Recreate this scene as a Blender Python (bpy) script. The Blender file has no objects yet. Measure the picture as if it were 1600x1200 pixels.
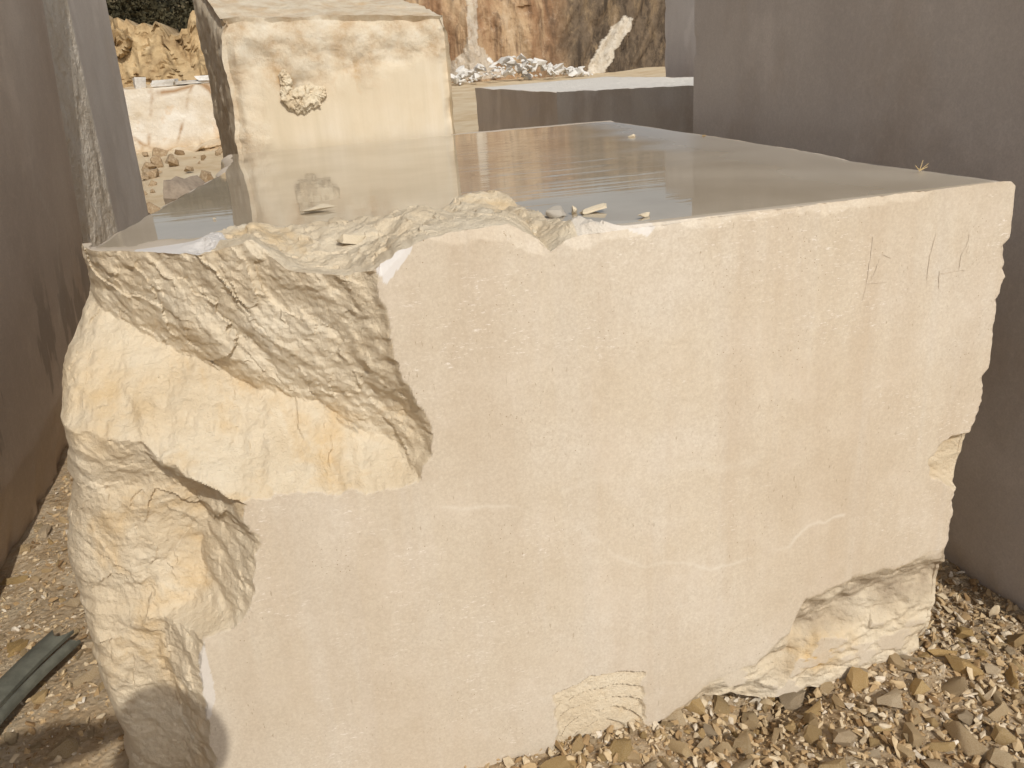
import bpy, bmesh, math, random
import numpy as np
from mathutils import Vector, Matrix
R = math.radians
scene = bpy.context.scene
COL = scene.collection

# ------------------------------------------------------------------ camera
S = 0.34                       # metres per unit of the block survey
ZG = 4.05                      # block top is ZG units above the ground
def W(x, y, z): return (x * S, y * S, (z + ZG) * S)
PITCH, PSI, ROLL = R(21.123), R(12.72), R(4.0)
cp, sp = math.cos(PITCH), math.sin(PITCH)
s_, c_ = math.sin(PSI), math.cos(PSI)
fwd = Vector((s_ * cp, c_ * cp, -sp)); right = Vector((c_, -s_, 0)); up = right.cross(fwd)
r2 = right * math.cos(ROLL) - up * math.sin(ROLL)
u2 = up * math.cos(ROLL) + right * math.sin(ROLL)
cam = bpy.data.cameras.new('camera'); cam_o = bpy.data.objects.new('camera', cam); COL.objects.link(cam_o)
M = Matrix((r2, u2, -fwd)).transposed().to_4x4(); M.translation = Vector(W(0, 0, 1.0))
cam_o.matrix_world = M
cam.sensor_width = 36; cam.lens = 1304 / 1600 * 36; cam.clip_start = 0.02; cam.clip_end = 2000
scene.camera = cam_o

# ------------------------------------------------------------------ light
SUN_EL, SUN_HEAD = R(40), R(-8.0)      # heading the light travels, from +Y
w = bpy.data.worlds.new('World'); scene.world = w; w.use_nodes = True
nt = w.node_tree; nt.nodes.clear()
sky = nt.nodes.new('ShaderNodeTexSky'); sky.sky_type = 'NISHITA'; sky.sun_disc = False
sky.sun_elevation = SUN_EL; sky.sun_rotation = math.pi + SUN_HEAD
sky.air_density = 1.0; sky.dust_density = 3.0; sky.ozone_density = 0.8
bg = nt.nodes.new('ShaderNodeBackground'); bg.inputs['Strength'].default_value = 0.080
wo = nt.nodes.new('ShaderNodeOutputWorld')
hs = nt.nodes.new('ShaderNodeHueSaturation'); hs.inputs['Saturation'].default_value = 0.45
nt.links.new(sky.outputs[0], hs.inputs['Color']); nt.links.new(hs.outputs[0], bg.inputs[0]); nt.links.new(bg.outputs[0], wo.inputs[0])
sl = bpy.data.lights.new('sun', 'SUN'); sl.energy = 2.6; sl.angle = R(0.53); sl.color = (1.0, 0.955, 0.865)
so = bpy.data.objects.new('sun', sl); COL.objects.link(so)
sd = Vector((math.sin(SUN_HEAD) * math.cos(SUN_EL), math.cos(SUN_HEAD) * math.cos(SUN_EL), -math.sin(SUN_EL)))
so.rotation_euler = sd.to_track_quat('-Z', 'Y').to_euler(); so.location = (2, -8, 8)
vs = scene.view_settings
vs.view_transform = 'Standard'; vs.look = 'None'; vs.exposure = 0.11; vs.gamma = 1; vs.use_curve_mapping = False

# ------------------------------------------------------------------ noise
def _h(ix, iy, iz, seed):
    v = (ix.astype(np.int64) * 374761393 + iy.astype(np.int64) * 668265263 + iz.astype(np.int64) * 1274126177 + seed * 974634777) & 0xffffffff
    v = ((v ^ (v >> 13)) * 1103515245) & 0xffffffff
    v = ((v ^ (v >> 16)) * 2246822519) & 0xffffffff
    v = v ^ (v >> 15)
    return (v & 0xffffff) / float(0x1000000)
def vnoise(x, y, z=None, seed=0):
    if z is None: z = np.zeros_like(x)
    xi, yi, zi = np.floor(x), np.floor(y), np.floor(z)
    f = lambda t: t * t * t * (t * (t * 6 - 15) + 10)
    u, v, t = f(x - xi), f(y - yi), f(z - zi)
    g = lambda a, b, c: _h(xi + a, yi + b, zi + c, seed)
    l = lambda a, b, k: a + (b - a) * k
    return l(l(l(g(0,0,0), g(1,0,0), u), l(g(0,1,0), g(1,1,0), u), v),
             l(l(g(0,0,1), g(1,0,1), u), l(g(0,1,1), g(1,1,1), u), v), t) * 2 - 1
def fbm(x, y, z=None, o=4, seed=0, gain=0.5):
    r = 0; a = 1; k = 1
    for i in range(o):
        r = r + a * vnoise(x * k + 17.3 * i, y * k - 9.1 * i, None if z is None else z * k, seed + i); a *= gain; k *= 2.03
    return r
def ridged(x, y, z=None, o=4, seed=0):
    r = 0; a = 1; k = 1
    for i in range(o):
        r = r + a * (1 - 2 * np.abs(vnoise(x * k + 5.7 * i, y * k + 3.3 * i, None if z is None else z * k, seed + i))); a *= 0.5; k *= 2.1
    return r
def facet(x, y, seed=0, tilt=1.0, k=.75):
    """broken-rock facets: upper envelope of randomly tilted planes, one per cell (continuous, sharp creases)"""
    xi, yi = np.floor(x), np.floor(y); val = np.full(np.shape(x), -9.0); z0 = np.zeros(np.shape(x))
    for a in (-1, 0, 1):
        for b in (-1, 0, 1):
            cx, cy = xi + a, yi + b
            dx = x - cx - _h(cx, cy, z0, seed); dy = y - cy - _h(cx, cy, z0, seed + 1)
            v = (_h(cx, cy, z0, seed + 2) - .5) * .7 + tilt * ((_h(cx, cy, z0, seed + 3) - .5) * dx + (_h(cx, cy, z0, seed + 4) - .5) * dy) * 1.6 - k * (dx * dx + dy * dy)
            val = np.maximum(val, v)
    return val
def facet_s(x, y, seed=0, tilt=1.0):
    """stepped fracture: every Voronoi cell is its own tilted plane, with a small cliff at each border"""
    xi, yi = np.floor(x), np.floor(y); best = np.full(np.shape(x), 9.0); val = np.zeros(np.shape(x)); z0 = np.zeros(np.shape(x))
    for a in (-1, 0, 1):
        for b in (-1, 0, 1):
            cx, cy = xi + a, yi + b
            dx = x - cx - _h(cx, cy, z0, seed); dy = y - cy - _h(cx, cy, z0, seed + 1); d = dx * dx + dy * dy
            v = (_h(cx, cy, z0, seed + 2) - .5) + tilt * ((_h(cx, cy, z0, seed + 3) - .5) * dx + (_h(cx, cy, z0, seed + 4) - .5) * dy) * 2
            m = d < best; best = np.where(m, d, best); val = np.where(m, v, val)
    return val
def sstep(a, b, x):
    t = np.clip((x - a) / (b - a), 0, 1); return t * t * (3 - 2 * t)
def seg_dist(x, z, pl):
    d = np.full(np.shape(x), 1e9)
    for (ax, az), (bx, bz) in zip(pl[:-1], pl[1:]):
        vx, vz = bx - ax, bz - az; t = np.clip(((x - ax) * vx + (z - az) * vz) / (vx * vx + vz * vz + 1e-12), 0, 1)
        d = np.minimum(d, np.hypot(x - ax - t * vx, z - az - t * vz))
    return d
def interp(v, pts):
    a = np.array(sorted(pts)); return np.interp(v, a[:, 0], a[:, 1])
def in_poly(x, y, poly):
    c = np.zeros(np.shape(x), bool); n = len(poly)
    for i in range(n):
        (ax, ay), (bx, by) = poly[i], poly[(i + 1) % n]
        if ay == by: continue
        c ^= ((ay > y) != (by > y)) & (x < (bx - ax) * (y - ay) / (by - ay) + ax)
    return c

# ------------------------------------------------------------------ objects
def link(name, me, mat=None, parent=None):
    o = bpy.data.objects.new(name, me); COL.objects.link(o)
    if mat is not None: me.materials.append(mat)
    if parent is not None: o.parent = parent
    return o
def tag(o, label=None, cat=None, group=None, kind=None):
    if label: o['label'] = label
    if cat: o['category'] = cat
    if group: o['group'] = group
    if kind: o['kind'] = kind
    return o
def mesh_np(name, verts, quads, smooth_angle=35, attrs=None):
    verts = np.asarray(verts, dtype=np.float32); quads = np.asarray(quads, dtype=np.int32)
    me = bpy.data.meshes.new(name); k = quads.shape[1]
    me.vertices.add(len(verts)); me.vertices.foreach_set('co', verts.ravel())
    me.loops.add(quads.size); me.loops.foreach_set('vertex_index', quads.ravel())
    me.polygons.add(len(quads)); me.polygons.foreach_set('loop_start', np.arange(0, quads.size, k, dtype=np.int32))
    me.update(calc_edges=True); me.validate()
    for nm, v in (attrs or {}).items():
        a = me.attributes.new(nm, 'FLOAT', 'POINT'); a.data.foreach_set('value', np.asarray(v, dtype=np.float32).ravel())
    if smooth_angle is None: me.shade_flat()
    else:
        me.shade_smooth(); me.set_sharp_from_angle(angle=R(smooth_angle))
    return me
def gquads(nr, nc, off=0, flip=False):
    i = np.arange(nr * nc).reshape(nr, nc) + off
    q = np.stack([i[:-1, :-1], i[:-1, 1:], i[1:, 1:], i[1:, :-1]], -1).reshape(-1, 4)
    return q[:, ::-1] if flip else q
def bm_mesh(name, bm, smooth=None):
    me = bpy.data.meshes.new(name); bm.normal_update(); bm.to_mesh(me); bm.free()
    if smooth is None: me.shade_flat()
    else: me.shade_smooth(); me.set_sharp_from_angle(angle=R(smooth))
    return me

# ------------------------------------------------------------------ materials
class NB:
    def __init__(s, name):
        s.m = bpy.data.materials.new(name); s.m.use_nodes = True; s.t = s.m.node_tree; s.t.nodes.clear()
        s.out = s.n('ShaderNodeOutputMaterial'); s.co = s.n('ShaderNodeTexCoord').outputs['Object']
    def n(s, t, **kw):
        n = s.t.nodes.new(t)
        for k, v in kw.items(): setattr(n, k, v)
        return n
    def l(s, a, b): s.t.links.new(a, b)
    def scale(s, v, rot=(0, 0, 0)):
        n = s.n('ShaderNodeMapping'); n.inputs['Scale'].default_value = v; n.inputs['Rotation'].default_value = rot; s.l(s.co, n.inputs[0]); return n.outputs[0]
    def noise(s, sc, det=5, rough=0.55, vec=None, dist=0.0):
        n = s.n('ShaderNodeTexNoise'); n.inputs['Scale'].default_value = sc; n.inputs['Detail'].default_value = det
        n.inputs['Roughness'].default_value = rough; n.inputs['Distortion'].default_value = dist
        s.l(vec or s.co, n.inputs['Vector']); return n.outputs[0]
    def vor(s, sc, vec=None, feature='F1'):
        n = s.n('ShaderNodeTexVoronoi', feature=feature); n.inputs['Scale'].default_value = sc; s.l(vec or s.co, n.inputs['Vector']); return n
    def ramp(s, f, stops, interp='LINEAR'):
        n = s.n('ShaderNodeValToRGB'); e = n.color_ramp.elements; n.color_ramp.interpolation = interp
        while len(e) < len(stops): e.new(0.5)
        for el, (p, c) in zip(e, stops): el.position = p; el.color = (*c, 1) if len(c) == 3 else c
        s.l(f, n.inputs[0]); return n.outputs[0]
    def gray(s, f, a, b, lo=0.0, hi=1.0): return s.ramp(f, [(a, (lo,) * 3), (b, (hi,) * 3)])
    def mix(s, f, a, b, mode='MIX'):
        n = s.n('ShaderNodeMix', data_type='RGBA', blend_type=mode)
        for sock, v in ((n.inputs[0], f), (n.inputs[6], a), (n.inputs[7], b)):
            if isinstance(v, (int, float)): sock.default_value = v
            elif isinstance(v, tuple): sock.default_value = (*v, 1)
            else: s.l(v, sock)
        return n.outputs[2]
    def math(s, op, a, b=None):
        n = s.n('ShaderNodeMath', operation=op)
        for sock, v in zip(n.inputs, (a, b)):
            if v is None: continue
            if isinstance(v, (int, float)): sock.default_value = v
            else: s.l(v, sock)
        return n.outputs[0]
    def attr(s, nm): return s.n('ShaderNodeAttribute', attribute_name=nm).outputs['Fac']
    def finish(s, col, rough=0.85, bumps=(), spec=0.3):
        b = s.n('ShaderNodeBsdfPrincipled')
        if isinstance(col, tuple): b.inputs['Base Color'].default_value = (*col, 1)
        else: s.l(col, b.inputs['Base Color'])
        if isinstance(rough, (int, float)): b.inputs['Roughness'].default_value = rough
        else: s.l(rough, b.inputs['Roughness'])
        b.inputs['Specular IOR Level'].default_value = spec
        prev = None
        for f, st, di in bumps:
            n = s.n('ShaderNodeBump'); n.inputs['Distance'].default_value = di
            if isinstance(st, (int, float)): n.inputs['Strength'].default_value = st
            else: s.l(st, n.inputs['Strength'])
            s.l(f, n.inputs['Height'])
            if prev: s.l(prev, n.inputs['Normal'])
            prev = n.outputs[0]
        if prev: s.l(prev, b.inputs['Normal'])
        s.l(b.outputs[0], s.out.inputs[0]); return s.m

def mat_block():
    """sawn beige limestone with broken zones: attributes rough / vein / chip / wet"""
    b = NB('limestone')
    big = b.noise(2.2, 6, 0.6); mid = b.noise(7, 6, 0.65); fine = b.noise(60, 4, 0.7)
    streak = b.noise(1.0, 5, 0.6, b.scale((9, 9, 0.9)))
    sawn = b.ramp(big, [(0.34, (0.62, 0.53, 0.41)), (0.5, (0.665, 0.585, 0.47)), (0.68, (0.70, 0.635, 0.54))])
    sawn = b.mix(b.gray(streak, 0.45, 0.72, 0, 0.55), sawn, (0.54, 0.43, 0.315))
    sawn = b.mix(b.gray(b.noise(1.0, 4, 0.6, b.scale((14, 14, 0.5))), 0.52, 0.70, 0, 0.35), sawn, (0.66, 0.61, 0.54))
    sawn = b.mix(b.gray(b.noise(0.9, 4, 0.5), 0.42, 0.62, 0.25, 0), sawn, (0.56, 0.50, 0.42))
    sawn = b.mix(b.gray(b.noise(150, 3, 0.8), 0.35, 0.7, 0.42, 0), sawn, (0.40, 0.32, 0.235))
    fib = b.noise(1.0, 2, 0.5, b.scale((190, 190, 45), (0, R(17), 0))); sawn = b.mix(b.math('MULTIPLY', b.gray(fib, 0.69, 0.73), b.gray(b.noise(5, 3), 0.45, 0.6, 0, .7)), sawn, (0.33, 0.25, 0.17))
    sawn = b.mix(b.gray(mid, 0.5, 0.74, 0, 0.30), sawn, (0.70, 0.62, 0.53))
    sawn = b.mix(b.gray(b.noise(26, 6, 0.75), 0.40, 0.62, 0.10, 0), sawn, (0.38, 0.28, 0.19))
    # scuffs: short white saw scratches, mostly near the top edge
    scr = b.noise(1.0, 3, 0.7, b.scale((60, 60, 240), (0, R(28), 0)))
    sc2 = b.math('MULTIPLY', b.gray(scr, 0.60, 0.70), b.gray(b.noise(3.1, 4, 0.7), 0.48, 0.62))
    sawn = b.mix(b.math('MULTIPLY', sc2, 0.85), sawn, (0.80, 0.74, 0.68))
    pit = b.vor(75); sawn = b.mix(b.math('MULTIPLY', b.gray(pit.outputs['Distance'], 0.06, 0.12, 1, 0), b.gray(b.noise(9, 3), 0.52, 0.60)), sawn, (0.30, 0.21, 0.13))
    sawn = b.mix(b.math('MULTIPLY', b.attr('vein'), .9), sawn, (0.72, 0.66, 0.57))
    rgh = b.ramp(b.noise(4.5, 6, 0.65), [(0.3, (0.58, 0.47, 0.325)), (0.5, (0.66, 0.56, 0.415)), (0.72, (0.70, 0.625, 0.50))])
    rgh = b.mix(b.gray(b.noise(3.0, 7, 0.6, dist=0.6), 0.56, 0.74, 0, 0.85), rgh, (0.60, 0.40, 0.17))
    rgh = b.mix(b.gray(b.noise(5.0, 7, 0.6, b.scale((1, 1, 1.6))), 0.62, 0.80, 0, 0.5), rgh, (0.52, 0.43, 0.31))
    rgh = b.mix(b.gray(b.noise(45, 5, 0.75), 0.56, 0.8, 0, 0.5), rgh, (0.76, 0.70, 0.58))
    rgh = b.mix(b.attr('ochre'), rgh, b.mix(b.gray(b.noise(14, 5), 0.35, 0.65), (0.62, 0.50, 0.34), (0.60, 0.37, 0.11)))
    col = b.mix(b.attr('rough'), sawn, rgh)
    col = b.mix(b.math('MULTIPLY', b.attr('break_brown'), b.gray(b.noise(8, 6, 0.7), 0.36, 0.6, 0.15, 0.9)), col, (0.36, 0.285, 0.205))
    col = b.mix(b.attr('chip'), col, (0.68, 0.65, 0.625))
    wet = b.mix(b.gray(b.noise(3, 6), 0.35, 0.65), (0.46, 0.39, 0.31), (0.58, 0.51, 0.43))
    col = b.mix(b.attr('wet'), col, wet)
    ra = b.attr('rough')
    return b.finish(col, 0.8, [(b.noise(90, 6, 0.7), b.math('ADD', b.math('MULTIPLY', ra, 0.75), 0.16), 0.006),
                               (b.noise(28, 6, 0.6), b.math('ADD', b.math('MULTIPLY', ra, 0.6), 0.05), 0.014)], 0.25)
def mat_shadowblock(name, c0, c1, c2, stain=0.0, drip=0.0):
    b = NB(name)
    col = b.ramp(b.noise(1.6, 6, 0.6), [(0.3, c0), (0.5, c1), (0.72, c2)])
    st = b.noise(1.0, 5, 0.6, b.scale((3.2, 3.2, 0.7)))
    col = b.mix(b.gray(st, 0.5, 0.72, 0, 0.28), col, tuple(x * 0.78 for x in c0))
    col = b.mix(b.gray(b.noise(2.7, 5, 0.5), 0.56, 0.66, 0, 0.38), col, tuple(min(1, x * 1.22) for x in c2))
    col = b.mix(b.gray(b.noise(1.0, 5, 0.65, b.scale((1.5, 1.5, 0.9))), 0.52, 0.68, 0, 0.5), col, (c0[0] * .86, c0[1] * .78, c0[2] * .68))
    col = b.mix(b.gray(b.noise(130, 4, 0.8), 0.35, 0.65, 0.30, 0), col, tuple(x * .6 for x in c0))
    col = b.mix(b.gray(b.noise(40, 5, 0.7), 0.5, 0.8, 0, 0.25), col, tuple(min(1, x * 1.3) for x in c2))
    if stain:   # wet runs with a ragged lower and upper edge
        run = b.noise(1.0, 5, 0.6, b.scale((3.0, 3.0, 1.1)))
        sep = b.n('ShaderNodeSeparateXYZ'); b.l(b.co, sep.inputs[0])
        zone = b.math('MULTIPLY', b.gray(sep.outputs[2], 0.0, 0.15), b.gray(sep.outputs[2], 0.75, 1.15, 1, 0))
        col = b.mix(b.math('MULTIPLY', zone, b.gray(run, 0.52, 0.55, 0, stain)), col, tuple(x * 0.5 for x in c0))
    if drip:
        dr = b.noise(1.0, 3, 0.7, b.scale((16, 16, 0.9)))
        col = b.mix(b.math('MULTIPLY', b.gray(dr, 0.66, 0.72), drip), col, (0.6, 0.52, 0.40))
    col = b.mix(b.math('MULTIPLY', b.attr('vein'), 0.55), col, (0.62, 0.55, 0.46))
    col = b.mix(b.attr('rough'), col, b.mix(b.gray(b.noise(7, 6, 0.7), 0.35, 0.65), (0.60, 0.52, 0.41), (0.70, 0.64, 0.55)))
    col = b.mix(b.attr('pale_top'), col, (0.70, 0.66, 0.60))
    return b.finish(col, 0.85, [(b.noise(80, 5, 0.7), 0.25, 0.005), (b.noise(14, 5, 0.6), b.math('ADD', b.math('MULTIPLY', b.attr('rough'), 0.8), 0.06), 0.03)])
def mat_central():
    b = NB('crusted_limestone')
    col = b.ramp(b.noise(3, 6, 0.6), [(0.3, (0.60, 0.50, 0.36)), (0.5, (0.645, 0.555, 0.42)), (0.7, (0.68, 0.61, 0.50))])
    st = b.noise(1.0, 4, 0.6, b.scale((9, 9, 0.5)))
    col = b.mix(b.gray(st, 0.45, 0.68, 0, 0.6), col, (0.55, 0.47, 0.34))
    col = b.mix(b.gray(b.noise(1, 4, 0.6, b.scale((17, 17, 0.4))), 0.55, 0.7, 0, 0.45), col, (0.72, 0.66, 0.56))
    crust = b.ramp(b.noise(9, 7, 0.7), [(0.32, (0.52, 0.38, 0.24)), (0.5, (0.66, 0.56, 0.42)), (0.7, (0.74, 0.68, 0.57))])
    col = b.mix(b.attr('rough'), col, crust)
    rust = b.math('MULTIPLY', b.gray(b.noise(6, 6, 0.65), 0.50, 0.66), b.attr('rust'))
    col = b.mix(rust, col, (0.52, 0.34, 0.17))
    return b.finish(col, 0.88, [(b.noise(60, 6, 0.75), b.math('ADD', b.math('MULTIPLY', b.attr('rough'), 0.7), 0.15), 0.012)])
def mat_simple(name, stops, sc=6, rough=0.9, bump=0.4, bd=0.01, bs=50, rnd=0.0):
    b = NB(name)
    col = b.ramp(b.noise(sc, 6, 0.65), stops)
    if rnd:
        oi = b.n('ShaderNodeObjectInfo').outputs['Random']
        col = b.mix(b.math('MULTIPLY', oi, rnd), col, stops[0][1])
        hsv = b.n('ShaderNodeHueSaturation'); b.l(col, hsv.inputs['Color'])
        b.l(b.math('ADD', b.math('MULTIPLY', b.math('FRACT', b.math('MULTIPLY', oi, 17.3)), 0.45), 0.80), hsv.inputs['Value'])
        b.l(b.math('ADD', b.math('MULTIPLY', b.math('FRACT', b.math('MULTIPLY', oi, 41.7)), 0.45), 0.85), hsv.inputs['Saturation'])
        col = hsv.outputs[0]
    return b.finish(col, rough, [(b.noise(bs, 6, 0.7), bump, bd)])
def mat_gravel():
    b = NB('gravel')
    a = b.n('ShaderNodeAttribute', attribute_name='tone').outputs['Fac']
    col = b.ramp(a, [(0.0, (0.26, 0.16, 0.075)), (0.3, (0.46, 0.32, 0.17)), (0.6, (0.60, 0.46, 0.28)), (0.85, (0.66, 0.55, 0.39)), (1.0, (0.72, 0.65, 0.55))])
    col = b.mix(b.gray(b.noise(45, 6, 0.7), 0.45, 0.7, 0, 0.45), col, (0.34, 0.22, 0.11))
    return b.finish(col, 0.92, [(b.noise(160, 5, 0.7), 0.5, 0.003)])
def mat_ground():
    b = NB('quarry_ground')
    col = b.ramp(b.noise(5, 8, 0.7), [(0.3, (0.36, 0.24, 0.125)), (0.5, (0.54, 0.40, 0.25)), (0.7, (0.64, 0.52, 0.36))])
    col = b.mix(b.gray(b.vor(30).outputs['Distance'], 0.2, 0.6, 0.35, 0), col, (0.63, 0.54, 0.41))
    col = b.mix(b.attr('far'), col, b.ramp(b.noise(0.9, 7, 0.65), [(0.3, (0.52, 0.37, 0.21)), (0.5, (0.64, 0.51, 0.34)), (0.7, (0.70, 0.60, 0.44))]))
    return b.finish(col, 0.95, [(b.noise(45, 8, 0.75), 0.9, 0.02), (b.vor(55).outputs['Distance'], 0.5, 0.012)])
def mat_water():
    b = NB('water')
    n1 = b.noise(1.0, 3, 0.5, b.scale((1.1, 12, 1), (0, 0, R(4)))); n2 = b.noise(1.0, 2, 0.5, b.scale((3.0, 34, 1), (0, 0, R(-3))))
    msk = b.attr('ripple')
    bp = b.n('ShaderNodeBump'); bp.inputs['Distance'].default_value = 0.0045; b.l(b.math('MULTIPLY', msk, 0.6), bp.inputs['Strength']); b.l(n1, bp.inputs['Height'])
    bp2 = b.n('ShaderNodeBump'); bp2.inputs['Distance'].default_value = 0.0008; b.l(b.math('ADD', b.math('MULTIPLY', msk, 0.55), 0.06), bp2.inputs['Strength']); b.l(n2, bp2.inputs['Height']); b.l(bp.outputs[0], bp2.inputs['Normal'])
    gl = b.n('ShaderNodeBsdfGlossy'); b.l(bp2.outputs[0], gl.inputs['Normal'])
    b.l(b.math('ADD', b.gray(b.noise(2.6, 5, 0.6), 0.45, 0.72, 0.012, 0.07), b.math('MULTIPLY', b.attr('matte'), 0.32)), gl.inputs['Roughness']); gl.inputs['Color'].default_value = (1, 1, 1, 1)
    tr = b.n('ShaderNodeBsdfTransparent'); tr.inputs['Color'].default_value = (0.93, 0.92, 0.88, 1)
    fr = b.n('ShaderNodeFresnel'); geo = b.n('ShaderNodeNewGeometry').outputs['Backfacing']; b.l(b.math('ADD', 1.36, b.math('MULTIPLY', geo, 1 / 1.36 - 1.36)), fr.inputs['IOR'])
    mx = b.n('ShaderNodeMixShader'); b.l(fr.outputs[0], mx.inputs[0]); b.l(tr.outputs[0], mx.inputs[1]); b.l(gl.outputs[0], mx.inputs[2])
    b.l(mx.outputs[0], b.out.inputs[0]); return b.m
def mat_cliff():
    b = NB('cliff_rock')
    v = b.scale((0.75, 0.75, 0.16), (0, R(-14), 0)); v2 = b.scale((1.3, 1.3, 0.22), (0, R(30), 0))
    warm = b.ramp(b.noise(1.0, 7, 0.65, v), [(0.25, (0.12, 0.07, 0.04)), (0.42, (0.32, 0.185, 0.10)), (0.58, (0.50, 0.345, 0.205)), (0.78, (0.62, 0.50, 0.36))])
    dark = b.ramp(b.noise(1.0, 7, 0.7, v2), [(0.3, (0.07, 0.052, 0.035)), (0.5, (0.17, 0.125, 0.085)), (0.62, (0.26, 0.185, 0.11)), (0.8, (0.44, 0.34, 0.24))])
    warm = b.mix(b.gray(b.noise(1.0, 6, 0.7, b.scale((2.2, 2.2, 0.22), (0, R(-6), 0))), 0.52, 0.64, 0, 0.75), warm, (0.13, 0.08, 0.05))
    dark = b.mix(b.gray(b.noise(1.0, 6, 0.75, b.scale((1.7, 1.7, 0.16), (0, R(32), 0))), 0.47, 0.60, 0, 0.85), dark, (0.055, 0.04, 0.028))
    warm = b.mix(b.gray(b.noise(2.6, 7, 0.75), 0.55, 0.72, 0, 0.6), warm, (0.66, 0.52, 0.38))
    dark = b.mix(b.gray(b.noise(1.6, 7, 0.75, b.scale((1, 1, .25), (0, R(32), 0))), 0.56, 0.70, 0, 0.7), dark, (0.40, 0.29, 0.17))
    col = b.mix(b.attr('dark'), warm, dark)
    col = b.mix(b.math('MULTIPLY', b.attr('white'), b.gray(b.noise(2.5, 6, 0.7), 0.32, 0.46, .35, 1)), col, b.mix(b.gray(b.noise(3, 6, .7), .4, .65), (0.60, 0.52, 0.41), (0.72, 0.66, 0.57)))
    return b.finish(col, 0.95, [(b.noise(3, 8, 0.7), 0.8, 0.25)])
def mat_bench():
    b = NB('bench_rock')
    up_ = b.ramp(b.noise(2.2, 7, 0.7), [(0.28, (0.14, 0.08, 0.035)), (0.43, (0.33, 0.215, 0.105)), (0.58, (0.50, 0.36, 0.195)), (0.8, (0.64, 0.53, 0.37))])
    lo = b.ramp(b.noise(1.2, 6, 0.6), [(0.3, (0.56, 0.47, 0.35)), (0.5, (0.66, 0.60, 0.51)), (0.7, (0.73, 0.70, 0.64))])
    ck = b.vor(1.1, b.scale((1.0, 1.0, 0.7), (0, R(12), 0)), 'DISTANCE_TO_EDGE')
    lo = b.mix(b.math('MULTIPLY', b.gray(ck.outputs['Distance'], 0.0, 0.05, 1, 0), b.gray(b.noise(1.5, 4), 0.42, 0.55)), lo, (0.34, 0.21, 0.11))
    lo = b.mix(b.gray(b.noise(1.3, 5, 0.6, b.scale((1, 1, .8))), 0.56, 0.64, 0, 0.65), lo, (0.55, 0.36, 0.19))
    dv = b.n('ShaderNodeMix', data_type='VECTOR'); dv.inputs[0].default_value = .22; b.l(b.scale((2.1, 2.1, 1.2), (0, R(8), 0)), dv.inputs[4]); nn_ = b.n('ShaderNodeTexNoise'); nn_.inputs['Scale'].default_value = 2.2; nn_.inputs['Detail'].default_value = 5; b.l(b.co, nn_.inputs['Vector']); b.l(nn_.outputs[1], dv.inputs[5])
    wv = b.vor(1.25, dv.outputs[1], 'DISTANCE_TO_EDGE')
    up_ = b.mix(b.math('MULTIPLY', b.gray(wv.outputs['Distance'], 0.0, 0.10, .9, 0), b.gray(b.noise(2.3, 4), 0.40, 0.6)), up_, (0.13, 0.075, 0.03))
    up_ = b.mix(b.math('MULTIPLY', b.vor(1.0, b.scale((2.1, 2.1, 1.5), (0, R(8), 0))).outputs['Color'], 0.35), up_, (0.62, 0.50, 0.31))
    col = b.mix(b.attr('low'), up_, lo)
    col = b.mix(b.attr('sand'), col, b.mix(b.gray(b.noise(4, 6), 0.4, 0.6), (0.52, 0.38, 0.23), (0.64, 0.53, 0.38)))
    return b.finish(col, 0.95, [(b.noise(6, 8, 0.7), 0.7, 0.06)])

M_BLOCK = mat_block(); M_CENTRAL = mat_central(); M_WATER = mat_water()
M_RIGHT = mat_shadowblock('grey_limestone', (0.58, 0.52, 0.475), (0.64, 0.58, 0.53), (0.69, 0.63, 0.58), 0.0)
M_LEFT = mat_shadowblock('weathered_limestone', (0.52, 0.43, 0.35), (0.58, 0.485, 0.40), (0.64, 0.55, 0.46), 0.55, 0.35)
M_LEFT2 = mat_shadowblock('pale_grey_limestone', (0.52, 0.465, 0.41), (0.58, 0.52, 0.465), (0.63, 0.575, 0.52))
M_SLAB = mat_shadowblock('slab_limestone', (0.50, 0.43, 0.37), (0.57, 0.51, 0.45), (0.64, 0.59, 0.53))
M_STONE = mat_simple('broken_stone', [(0.3, (0.46, 0.31, 0.16)), (0.5, (0.63, 0.485, 0.30)), (0.72, (0.70, 0.60, 0.45))], 22, 0.9, 0.9, 0.009, 55, 0.45)
M_FLAKE = mat_simple('stone_flake', [(0.3, (0.52, 0.42, 0.29)), (0.5, (0.63, 0.54, 0.40)), (0.72, (0.68, 0.62, 0.50))], 20, 0.85, 0.4, 0.003, 120)
M_GFLAKE = mat_simple('grey_flake', [(0.3, (0.36, 0.32, 0.27)), (0.6, (0.46, 0.42, 0.36))], 20, 0.85, 0.4, 0.003, 120)
M_MARBLE = mat_simple('white_marble', [(0.3, (0.56, 0.53, 0.48)), (0.6, (0.70, 0.685, 0.66))], 3, 0.85, 0.3, 0.03, 8)
M_BOULDER = mat_simple('dark_boulder', [(0.3, (0.22, 0.17, 0.13)), (0.6, (0.36, 0.29, 0.22))], 4, 0.95, 0.6, 0.03, 14)
M_PLANK = mat_simple('weathered_rubber', [(0.3, (0.085, 0.085, 0.068)), (0.6, (0.15, 0.15, 0.12))], 18, 0.7, 0.35, 0.003, 60)
M_STRAW = mat_simple('straw', [(0.3, (0.50, 0.36, 0.17)), (0.6, (0.62, 0.48, 0.26))], 30)
M_LUMP = mat_simple('dried_mud', [(0.3, (0.54, 0.42, 0.27)), (0.5, (0.66, 0.56, 0.41)), (0.7, (0.72, 0.65, 0.51))], 16, 0.9, 0.7, 0.012, 60)
M_GROUND = mat_ground(); M_GRAVEL = mat_gravel(); M_CLIFF = mat_cliff(); M_BENCH = mat_bench()

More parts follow.
